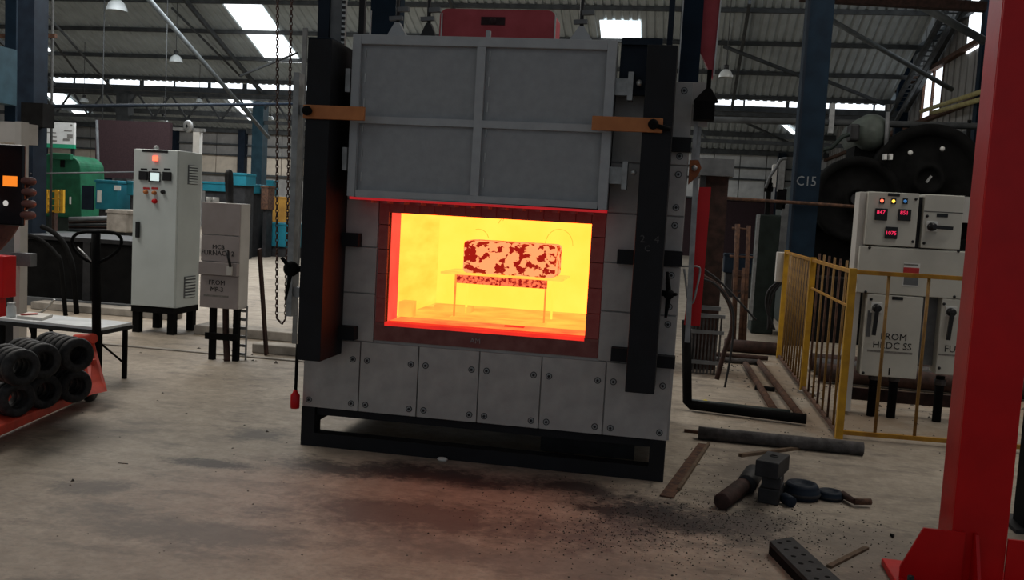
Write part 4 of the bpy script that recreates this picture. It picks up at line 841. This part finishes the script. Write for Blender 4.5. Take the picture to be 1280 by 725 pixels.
# dark green press column
GP = empty('press_column', Vector((at(955, 400, Y=13).x, 13.2, 0)), 'dark green machine column with black fittings left of the blue column', 'machine')
a, c, z0, z1 = rect(944, 268, 972, 408, 13); Bx('column_body', a, c, 13, 13.6, 0, z1, 'dark_green', GP, bevel=.02); plate('pale_edge', 941, 268, 945, 400, 13.05, .05, 'galvanised', GP)
for (x0, y0, x1, y1, mt) in ((957, 222, 963, 268, 'black_matte'), (964, 206, 970, 235, 'white_plate'), (972, 198, 980, 240, 'galvanised'), (955, 228, 966, 240, 'black_matte'), (970, 236, 982, 262, 'black_matte'), (974, 255, 983, 320, 'mid_grey')):
    plate('fitting', x0, y0, x1, y1, 13+.1, .1, mt, GP, .01)
MB().tube(curve3([at(*q, Y=12.9) for q in ((957, 235), (962, 222), (970, 210), (976, 200), (984, 198))]), .02, 8).build('fitting_pipe', 'mid_grey', GP)
plate('switch_box', 969, 315, 987, 352, 10.9, .12, 'cabinet_white', GP, .008)
for k in range(3): Tb('cable_drop', curve3([at(*q, Y=11.0) for q in ((978-k*3, 352), (968-k*4, 365), (962-k*2, 385), (960+k*4, 412))]), .014, 'dark_grey', label=f'{["front", "middle", "rear"][k]} dark cable dropping from the white switch box', cat='cable', group='cables below the white switch box')
# blue column C15
C5 = empty('steel_column', (1.52, 12.15, 0), 'tall blue steel column stencilled C15 right of the furnace', 'column')
Bx('shaft', 1.37, 1.68, 12, 12.3, 0, 6.6, 'blue_column', C5); Bx('flange', 1.372, 1.40, 11.985, 12.0, 0, 6.6, 'navy_paint', C5)
v = at(1009, 227, Y=12); text('stencil_lettering', 'C15', .17, (v.x-.01, 11.998, v.z), 'column_letter', C5, sx=.85)
Tb('drop_rod', [at(1040, -20, Y=12.4), at(1027, 200, Y=12.4)], .015, 'purlin', label='thin rod hanging right of the C15 column', cat='rod')
# level pipes crossing on the right
Tb('level_pipe', [at(868, 149, Y=15), at(1230, 158, Y=15)], .05, 'purlin', label='upper dark level pipe crossing behind the C15 column', cat='pipe')
Tb('level_pipe', [at(884, 246, Y=11.94), at(1082, 259, Y=11.94)], .02, 'rust', label='thin rusty level pipe crossing in front of the C15 column', cat='pipe')
Tb('roof_brace', [at(1030, 20, Y=18), at(1190, 112, Y=20)], .05, 'pipe_brace', label='long grey brace right of the C15 column top', cat='pipe'); Tb('roof_brace', [at(1130, -5, Y=17), at(1232, 52, Y=17)], .07, 'pipe_brace', label='thick pale brace at the top right', cat='pipe')
Tb('roof_brace', [at(905, 58, Y=23), at(1000, 95, Y=24)], .05, 'purlin', label='dark brace slanting left of the C15 column', cat='pipe'); Tb('roof_brace', [at(1030, 100, Y=24), at(1105, 130, Y=25.5)], .05, 'purlin', label='dark brace slanting right of the C15 column', cat='pipe')
Tb('roof_brace', [at(925, 150, Y=33), at(985, 178, Y=36)], .05, 'pipe_brace', label='pale brace under the far bay roof', cat='pipe')
MB().bar(at(1000, -4, Y=16), at(1232, 9, Y=16), .16, .14).build('crane_beam', 'rust_dark', label='dark red beam crossing the top right corner', cat='beam')
for k, (p, q) in enumerate((((1152, 139), (1235, 112)), ((1165, 141), (1235, 122)))):
    Tb('crane_rail', [at(*p, X=5.4), at(*q, X=5.4)], .05, 'crane_yellow', label=f'{["upper", "lower"][k]} pale yellow rail along the right wall', cat='rail')
# rafter with punched light holes at the gable
GT = empty('gable_truss', (5.45, 24, roofz(24)-.5), 'dark punched truss along the right end of the roof', 'truss')
MB().bar((5.40, YV+.2, roofz(YV)-.02), (5.40, YR, roofz(YR)-.02), .10, .10).bar((5.70, YV+.2, roofz(YV)-.1), (5.70, YR, roofz(YR)-.1), .10, .12).bar((5.42, YV+.2, roofz(YV)-.5), (5.42, YR, roofz(YR)-.5), .08, .08).build('chord', 'purlin', GT)
for k in range(22):
    y0 = YV-.05-k*.21
    if k % 1 == 0: MB().bar((5.42, y0, roofz(y0)-.03), (5.72, y0, roofz(y0)-.03), .09, .02).build('batten', 'purlin', GT)
# forging press with flywheels
PS = empty('forging_press', (2.9, 14.8, 0), 'huge black forging machine with two flywheels behind the yellow fence', 'machine')
Bx('bed', 1.75, 5.2, 14.35, 16.4, 0, 1.45, 'black_matte', PS, bevel=.03); Bx('frame', 1.95, 4.9, 14.5, 16.2, 1.45, 2.25, 'black_matte', PS, bevel=.05)
Bx('side_frame', 1.6, 1.95, 14.3, 16.3, 0, 2.1, 'dark_green', PS, bevel=.04)
def wheel(c_, r_, wdt, nm, mt):
    o = MB().lathe([(0, 0), (r_*.18, 0), (r_*.2, -.06), (r_*.28, -.06), (r_*.3, .02), (r_*.80, .04), (r_*.83, -.05), (r_*.97, -.05), (r_, -.02), (r_, wdt), (0, wdt)], c_, (0, 1, 0), 48).build(nm, mt, PS)
    return o
f1 = wheel((2.5, 14.1, 1.93), .62, .3, 'flywheel', 'black_matte'); f2 = wheel((3.47, 14.2, 2.28), .78, .3, 'flywheel', 'black_matte')
MB().cyl((2.5, 13.98, 1.93), (2.5, 14.2, 1.93), .09, 16).build('axle', 'dark_grey', f1)
for (px, py) in ((1138, 191), (1178, 186)): v = at(px, py, Y=14.1); MB().ball(v, .035).build('wheel_lug', 'white_plate', f2)
MB().bar(at(1158, 228, Y=14.0), at(1164, 220, Y=14.0), .03, .03).build('crank_bar', 'light_metal', f2)
v = at(1088, 166, Y=14.5); tk = MB().lathe([(0, -.28), (.13, -.26), (.22, -.18), (.27, -.06), (.27, .9), (0, .95)], v, (0, 1, 0), 28).build('air_vessel', 'vessel_grey', PS)
Bx('vessel_saddle', v.x-.2, v.x+.2, 14.5, 15.2, 2.2, v.z-.2, 'black_matte', PS); plate('motor', 1058, 157, 1070, 178, 14.5, .3, 'dark_grey', PS, .03)
MB().tube(curve3([at(*q, Y=14.0) for q in ((1020, 200), (1028, 188), (1040, 184), (1052, 172), (1062, 168))]), .03).build('air_pipe', 'dark_green', PS)
MB().cyl(at(1110, 140, Y=14.2), at(1107, 192, Y=14.2), .03).build('air_pipe', 'mid_grey', PS)
for px in (1105, 1112): plate('valve', px-2, 193, px+2, 200, 14.0, .1, 'white_plate', PS)
plate('fitting_panel', 1036, 130, 1042, 167, 15, .08, 'galvanised', PS); plate('name_plate', 1000, 270, 1013, 285, 14.25, .02, 'dark_grey', PS)
MB().prism([at(1112, 172, Y=14.6), at(1117, 170, Y=14.6), at(1122, 180, Y=14.6), at(1117, 182, Y=14.6)], (0, .03, 0)).build('tag_plate', 'paper', PS)
Tb('drop_rod', [at(1212, 150, Y=15), at(1204, 245, Y=15)], .03, 'black_matte', label='dark rod hanging beside the red column', cat='rod')
Bx('machine_pit', 1.6, 5.6, 12.6, 13.2, 0, .85, 'black_matte', label='low black housing under the two flywheels', cat='machine', bevel=.02)
# rail and clutter behind the switch panel
for i in range(3): Tb('steel_section', [(1.45, 9.3+.35*i, .10), (4.5, 9.2+.4*i, .10)], .09, 'rust_dark' if i != 1 else 'pipe_grey', label=f'{["nearest", "middle", "farthest"][i]} dark bar lying on the floor behind the switch panel', cat='bar', group='bars behind the switch panel')

# switch panel
SP = empty('switch_panel', (1.85, 7.85, 0), 'pale switchboard with red meters and HRDC lettering behind the yellow fence', 'switchboard')
yp = 7.7
Bx('side_upright', 1.40, 1.47, yp+.06, yp+.26, .03, 1.80, 'cabinet_white', SP, bevel=.004)
mb_ = Bx('meter_box', 1.455, 1.832, yp, yp+.22, 1.385, 1.803, 'switch_grey', SP, bevel=.006)
sb = Bx('switch_box', 1.872, 2.162, yp, yp+.22, 1.385, 1.803, 'switch_grey', SP, bevel=.006); Bx('cover_seam', 1.874, 2.160, yp-.002, yp, 1.668, 1.673, 'dark_grey', sb)
Bx('box_gap', 1.832, 1.872, yp+.06, yp+.2, 1.385, 1.78, 'dark_grey', SP)
bb = Bx('busbar_chamber', 1.425, 2.42, yp, yp+.25, 1.003, 1.372, 'switch_grey', SP, bevel=.006)
l1 = Bx('switch_box', 1.512, 1.932, yp, yp+.2, .345, .998, 'switch_grey', SP, bevel=.006); l2 = Bx('switch_box', 2.07, 2.48, yp, yp+.2, .40, 1.0, 'switch_grey', SP, bevel=.006)
Bx('side_box', 2.17, 2.35, yp+.05, yp+.2, 1.60, 1.80, 'cabinet_white', SP); Bx('rear_sheet', 1.93, 2.07, yp+.12, yp+.2, .45, 1.0, 'mid_grey', SP); Bx('rear_sheet', 1.47, 2.5, yp+.24, yp+.27, .10, .2, 'rust_dark', SP)
plate('name_strip', 1110, 241.5, 1125, 245.5, yp, .004, 'plastic_black', mb_)
for (px, py, mt) in ((1102.5, 251, 'lamp_red'), (1117, 251.5, 'lamp_amber'), (1131.5, 251.5, 'lamp_blue')):
    b_ = plate('lamp_bezel', px-3, py-3.5, px+3, py+3.5, yp, .008, 'plastic_black', mb_); v = at(px, py, Y=yp-.008); MB().lathe([(0, -.016), (.010, -.014), (.013, 0)], (v.x, yp-.008, v.z), (0, 1, 0), 12).build('pilot_lamp', mt, b_)
for (a, b_, c, d, rows_) in ((1093.5, 260.5, 1109, 275.5, ('847', '')), (1122.5, 261.5, 1138.5, 276, ('851', '')), (1106, 283.5, 1121.5, 298.5, ('1075',))):
    p = plate('digital_meter', a, b_, c, d, yp, .015, 'plastic_black', mb_, .003)
    v = at((a+c)/2, (b_+d)/2-(2.5 if len(rows_) == 2 else -.5), Y=yp-.015); text('digits', rows_[0], .042, (v.x, yp-.0155, v.z), 'digit_red', p)
for (par, q) in ((mb_, ((1145, 249), (1141, 302))), (sb, ((1159, 270), (1155, 304))), (bb, ((1087, 309.5), (1198, 314), (1082, 365), (1193, 371))), (l1, ((1089, 374), (1079, 466))), (l2, ((1180, 380), (1174, 460)))):
    for s_ in q: v = at(*s_, Y=yp); MB().lathe([(0, -.008), (.010, -.008), (.012, 0)], (v.x, yp, v.z), (0, 1, 0), 10).build('cover_screw', 'plastic_black', par)
def isolator(px, py, ex_, ey_, par):
    pl_ = plate('isolator_plate', px-7, py-7, px+7, py+6, yp, .01, 'white_plate', par, .002); v = at(px, py, Y=yp-.01); e_ = at(ex_, ey_, Y=yp-.05)
    MB().lathe([(0, -.05), (.03, -.05), (.034, 0)], (v.x, yp-.01, v.z), (0, 1, 0), 14).bar((v.x, yp-.05, v.z), e_, .028, .025, hint=(0, 1, 0)).build('isolator_handle', 'plastic_black', pl_)
isolator(1164.5, 283.5, 1191, 285.5, sb); isolator(1095.5, 385, 1092, 419, l1); isolator(1188.5, 390, 1185, 425, l2)
plate('name_strip', 1171, 267, 1185, 271.5, yp, .004, 'plastic_black', sb); plate('name_strip', 1115, 371, 1129, 375, yp, .004, 'plastic_black', l1)
plate('handle_shade', 1083.5, 388, 1088.5, 421, yp, .003, 'mid_grey', l1)  # grey strip painted as the cast shade of the isolator handle
wl_ = plate('warning_label', 1129, 329, 1149, 358, yp, .003, 'white_plate', bb)
plate('label_red_band', 1129, 334.5, 1149, 345, yp-.003, .001, 'label_red', wl_); plate('label_grey_band', 1129.5, 346.5, 1148, 356.5, yp-.003, .001, 'mid_grey', wl_); plate('label_text_line', 1130, 330, 1148, 332, yp-.003, .001, 'faded_ink', wl_)
stencil('FROM', 1117, 421.5, .075, yp, l1); stencil('HRDC SS', 1115, 432.5, .078, yp, l1, sx=.95); v = at(1112, 440, Y=yp); Bx('stencil_line', v.x-.17, v.x+.17, yp-.0015, yp, v.z-.009, v.z+.007, 'faded_ink', l1)
v = at(1180, 436, Y=yp); text('stencil_lettering', 'FURNACE', .075, (v.x, yp-.0012, v.z), 'ink', l2, align='LEFT'); v = at(1190, 444, Y=yp); Bx('stencil_line', v.x-.10, v.x+.18, yp-.0015, yp, v.z-.008, v.z+.006, 'faded_ink', l2)
plate('scratch', 1110.5, 460, 1112.5, 469, yp, .001, 'ink', l1)
for px in (1093, 1118, 1176): v = at(px, 475, Y=yp+.1); MB().cyl((v.x, yp+.12, 0), (v.x, yp+.12, .37), .035, 12).build('cable_conduit', 'black_matte', SP); 
for px in (1093, 1118, 1176): v = at(px, 475, Y=yp+.1); MB().cyl((v.x, yp+.12, .30), (v.x, yp+.12, .345), .045, 12).build('conduit_gland', 'pipe_grey', SP)
# yellow fence
FE = empty('yellow_fence', (1.6, 7.5, 0), 'yellow steel tube fence around the switch panel', 'fence')
fx = 1.235
for (x_, y_) in ((fx, 6.86), (fx-.01, 8.75), (fx-.02, 10.75)): Bx('post', x_-.025, x_+.025, y_-.025, y_+.025, 0, 1.225, 'yellow_bright', FE)
for z_, mt in ((1.20, 'yellow_paint'), (.03, 'rust')): MB().bar((fx, 6.88, z_), (fx-.02, 10.75, z_), .03, .026).build('rail', mt, FE)
MB().bar((fx, 6.88, .95), (fx-.01, 8.75, .95), .016, .016).build('mid_rail', 'yellow_paint', FE)
for z_, mt in ((1.20, 'yellow_paint'), (.045, 'yellow_paint')): MB().bar((fx, 6.87, z_), (3.0, 6.95, z_), .026, .030).build('rail', mt, FE)
for i in range(6):
    y_ = 7.12+i*.27; MB().cyl((fx, y_, .03), (fx, y_, 1.27), .010, 6).build('upright', 'rust' if i % 2 else 'fence_tan', FE)
for i in range(9):
    y_ = 8.95+i*.195; MB().cyl((fx-.01, y_, .03), (fx-.01, y_, 1.21), .011, 6).build('upright', 'fence_tan', FE)
for x_ in (1.485, 1.755, 2.02, 2.3, 2.6): MB().cyl((x_, 6.88+(x_-fx)*.045, .045), (x_, 6.88+(x_-fx)*.045, 1.20), .012, 8).build('upright', 'fence_tan', FE)

# red column in the foreground right
RC = empty('red_column', (1.4, 4.3, 0), 'bright red steel column with gusseted foot at the right edge', 'column')
rx0, rx1, ry0, ry1 = 1.228, 1.447, 4.10, 4.30
rc = MB(); rc.box(rx0, rx1, ry0, ry0+.02, .03, 3.6).box(rx0, rx0+.02, ry0+.02, ry1, .03, 3.6).box(rx1-.02, rx1, ry0+.02, ry1, .03, 3.6).box(rx0+.02, rx1-.02, ry1-.02, ry1, .03, 3.6)
rc.build('shaft', 'red_paint', RC, bevel=.004)
Bx('base_plate', 1.005, 1.66, 3.90, 4.31, 0, .03, 'red_paint', RC, bevel=.004)
def gus(P, e_): return MB().prism(P, e_).build('gusset', 'red_paint', RC)
gus([(rx0+.05, ry0-.012, .03), (1.032, ry0-.012, .03), (1.032, ry0-.012, .075), (1.112, ry0-.012, .255), (rx0+.05, ry0-.012, .255)], (0, .012, 0))
gus([(rx1-.135, ry0, .03), (rx1-.135, ry0-.12, .03), (rx1-.135, ry0-.12, .06), (rx1-.135, ry0-.03, .255), (rx1-.135, ry0, .255)], (.014, 0, 0))
gus([(rx1, ry0-.012, .03), (1.62, ry0-.012, .03), (1.62, ry0-.012, .075), (1.55, ry0-.012, .245), (rx1, ry0-.012, .245)], (0, .012, 0))
for (x_, y_) in ((1.05, 3.98),): MB().lathe([(.0, .05), (.014, .05), (.014, .02), (.02, .02), (.02, 0)], (x_, y_, .03), (0, 0, 1), 6).build('anchor_bolt', 'dark_grey', RC)
KC = empty('black_stanchion', (1.95, 5.1, 0), 'black steel stanchion behind the red column at the right edge', 'column')
Bx('shaft', 1.85, 2.1, 5.05, 5.2, .02, 1.6, 'black_matte', KC); Bx('foot', 1.80, 2.2, 5.0, 5.3, 0, .02, 'dark_grey', KC); MB().ball((1.72, 5.0, .86), .05, .05, .09).build('hand_grip', 'black_matte', KC)
MB().cyl((1.72, 5.02, .86), (1.88, 5.1, .86), .02).build('grip_arm', 'black_matte', KC)

# ================================================================== FLOOR ITEMS (right foreground)
def cyl_thing(name, p, q, r_, mt, label, cat, hollow=False):
    p, q = Vector(p), Vector(q); mb = MB()
    if hollow: mb.lathe([(r_*.8, 0), (r_, 0), (r_, (q-p).length), (r_*.8, (q-p).length), (r_*.8, 0)], p, q-p, 18)
    else: mb.lathe([(0, 0), (r_*.9, 0), (r_, r_*.12), (r_, (q-p).length-r_*.12), (r_*.9, (q-p).length), (0, (q-p).length)], p, q-p, 18)
    return mb.build(name, mt, label=label, cat=cat)
a, c = at(873, 541, Z=.045), at(1079, 561, Z=.045); cyl_thing('steel_pipe', a, c, .045, 'pipe_grey', 'long grey steel pipe lying in front of the yellow fence', 'pipe', True)
def block(name, cx_, cy_, lx, ly, z0, z1, rz, mt, label, hole=None):
    e_ = empty(name, (cx_, cy_, z0), label, 'block'); ca, sa = math.cos(rz), math.sin(rz)
    def w_(x_, y_, z_): return Vector((cx_+x_*ca-y_*sa, cy_+x_*sa+y_*ca, z_))
    MB().hexa([w_(-lx, -ly, z0), w_(lx, -ly, z0), w_(lx, ly, z0), w_(-lx, ly, z0), w_(-lx, -ly, z1), w_(lx, -ly, z1), w_(lx, ly, z1), w_(-lx, ly, z1)]).build('block_body', mt, e_, bevel=.006)
    if hole: MB().lathe([(.018, 0), (.024, 0), (.024, .004), (.018, .004)], w_(*hole, z1), (0, 0, 1), 12).lathe([(0, .001), (.018, .001)], w_(*hole, z1), (0, 0, 1), 12, 1).build('eye_hole', ['dark_grey', 'black_matte'], e_)
    return e_
bx_, by_ = .60, 5.14
block('steel_block', bx_, by_+.01, .055, .10, 0, .085, -.25, 'dark_grey', 'lowest of three stacked dark steel blocks on the floor')
block('steel_block', bx_+.005, by_+.015, .05, .105, .086, .15, -.2, 'dark_grey', 'middle of three stacked dark steel blocks on the floor')
block('steel_block', bx_-.005, by_, .062, .125, .151, .24, -.35, 'dark_grey', 'topmost of three stacked dark steel blocks with a hole', (0, .02))
a, c = at(902, 627, Z=.045), at(934, 603, Z=.045); cyl_thing('round_billet', a, c, .045, 'rust_dark', 'dark round billet lying left of the block stack', 'billet')
a, c = at(932, 606, Z=.04), at(944, 598, Z=.055); cyl_thing('round_billet', Vector((.47, 5.2, .055)), Vector((.53, 5.46, .055)), .055, 'dark_grey', 'thicker dark billet between the first billet and the blocks', 'billet')
# navy shackle handles
def disc(px, py, r_, h, label, hand=None):
    c_ = at(px, py, Z=0); e_ = empty('ring_fitting', c_, label, 'fitting')
    MB().lathe([(0, 0), (r_*.9, 0), (r_, h*.2), (r_*1.0, h*.55), (r_*.92, h*.62), (r_*.92, h*.8), (r_*.80, h), (r_*.62, h), (r_*.55, h*.85), (0, h*.85)], c_, (0, 0, 1), 28).build('disc_body', 'navy_paint', e_)
    MB().lathe([(r_*1.0, h*.25), (r_*1.06, h*.35), (r_*1.0, h*.45)], c_, (0, 0, 1), 28).build('rim', 'dark_grey', e_)
    if hand: MB().tube([c_+Vector((r_*.9, 0, .03)), at(*hand, Z=.03)], [.022, .016]).build('stem', 'rust_dark', e_); v = at(*hand, Z=.03); MB().tube([v, v+Vector((.09, .03, 0))], .018, 8).build('stem_end', 'rust', e_)
    return e_
disc(1001, 622, .10, .085, 'larger round navy fitting lying right of the blocks'); disc(1037, 623, .075, .045, 'smaller round navy fitting with a stem on the floor', (1068, 627))
cyl_thing('round_billet', at(980, 622, Z=.03), at(990, 628, Z=.03), .03, 'navy_paint', 'short navy stub between blocks and round fitting', 'billet')
# drilled plate
DP = empty('drilled_plate', at(1000, 700, Z=0), 'dark angle plate with rows of holes lying at the bottom right', 'plate')
A, B, C_, D = at(962, 676, Z=.06), at(1025, 740, Z=.06), at(1062, 735, Z=.06), at(990, 671, Z=.06)
MB().prism([A-Vector((0, 0, .02)), B-Vector((0, 0, .02)), C_-Vector((0, 0, .02)), D-Vector((0, 0, .02))], (0, 0, .02)).build('plate_face', 'dark_grey', DP)
MB().prism([A-Vector((0, 0, .06)), B-Vector((0, 0, .06)), B-Vector((0, 0, .02)), A-Vector((0, 0, .02))], (.012, .004, 0)).build('plate_edge', 'black_matte', DP)
MB().prism([D-Vector((0, 0, .06)), C_-Vector((0, 0, .06)), C_-Vector((0, 0, .02)), D-Vector((0, 0, .02))], (-.012, -.004, 0)).build('plate_edge', 'black_matte', DP)
for i in range(7):
    for j in (.3, .7):
        p = A.lerp(B, (i+.5)/7).lerp(D.lerp(C_, (i+.5)/7), j); MB().lathe([(0, .0012), (.010, .0012), (.0125, .0)], p, (0, 0, 1), 10).build('hole', 'black_matte', DP)
def strip(p, q, wd, h, mt, label): p, q = Vector(p), Vector(q); return MB().bar(p+Vector((0, 0, h/2)), q+Vector((0, 0, h/2)), wd, h).build('scrap_strip', mt, label=label, cat='strip')
strip(at(833, 622, Z=0), at(880, 556, Z=0), .075, .008, 'rust', 'wide rusty strip lying from the furnace corner toward the pipe')
strip(at(848, 614, Z=0), at(886, 556, Z=0), .018, .02, 'wood', 'thin brown edge bar beside the wide rusty strip')
strip(at(925, 571, Z=0), at(1005, 561, Z=0), .03, .02, 'wood', 'thin pale strip lying behind the block stack'); strip(at(1036, 710, Z=0), at(1083, 686, Z=0), .025, .012, 'wood', 'short brown strip beside the drilled plate')
strip(at(855, 540, Z=0), at(885, 543, Z=0), .03, .02, 'rust', 'short rusty strip at the left end of the grey pipe')
strip(at(1000, 490, Z=0), at(1022, 494, Z=0), .10, .02, 'concrete_block', 'flat pale slab piece beside the fence post'); strip(at(148, 579, Z=0), at(160, 580, Z=0), .004, .003, 'black_matte', 'tiny dark wire on the left floor')
MB().prism([at(1112, 669, Z=.001), at(1118, 671, Z=.001), at(1116, 673, Z=.001)], (0, 0, .012)).build('scrap_chip', 'black_matte', label='tiny black chip on the floor left of the red column', cat='scrap')
MB().ball(at(553, 574, Z=.012), .035, .02, .014, 8).build('crumpled_paper', 'paper', label='small crumpled white scrap in front of the furnace', cat='scrap')
# loose grit and scale on the floor
def grit(name, spots, mt, label):
    mb = MB()
    for (cx_, cy_, rx_, ry_, n_, s0, s1) in spots:
        for i in range(n_):
            x_ = random.gauss(cx_, rx_); y_ = random.gauss(cy_, ry_); s = random.uniform(s0, s1)
            if XL-.05 < x_ < XR+.05 and y_ > 5.2: continue
            P = [(x_+s*math.cos(t+i)*random.uniform(.6, 1.2), y_+s*math.sin(t+i)*random.uniform(.6, 1.2), 0) for t in (0, 2.1, 4.2)]
            mb.add(P+[(x_, y_, s*random.uniform(.4, .9))], [(0, 1, 3), (1, 2, 3), (2, 0, 3), (0, 2, 1)])
    return mb.build(name, mt, label=label, cat='grit', kind='stuff')
grit('scale_grit', [(-.1, 4.4, .4, .28, 1500, .002, .007), (.4, 4.8, .35, .25, 700, .002, .008), (.8, 4.5, .4, .3, 200, .002, .007), (.2, 5.6, .2, .4, 120, .003, .009)], 'soot', 'loose black scale and grit scattered before the furnace')
grit('floor_grit', [(-3, 6.2, 1.0, .9, 26, .006, .016), (-1.5, 4.2, 1.2, .6, 60, .003, .008), (1.1, 7.6, .5, .6, 160, .003, .013), (.7, 10, .4, .6, 110, .005, .02), (2.3, 8.8, .6, .5, 200, .006, .026), (-3.6, 8.2, .6, .3, 40, .01, .03)], 'rubble', 'small stones and crumbs scattered over the concrete floor')
bpy.context.view_layer.update()
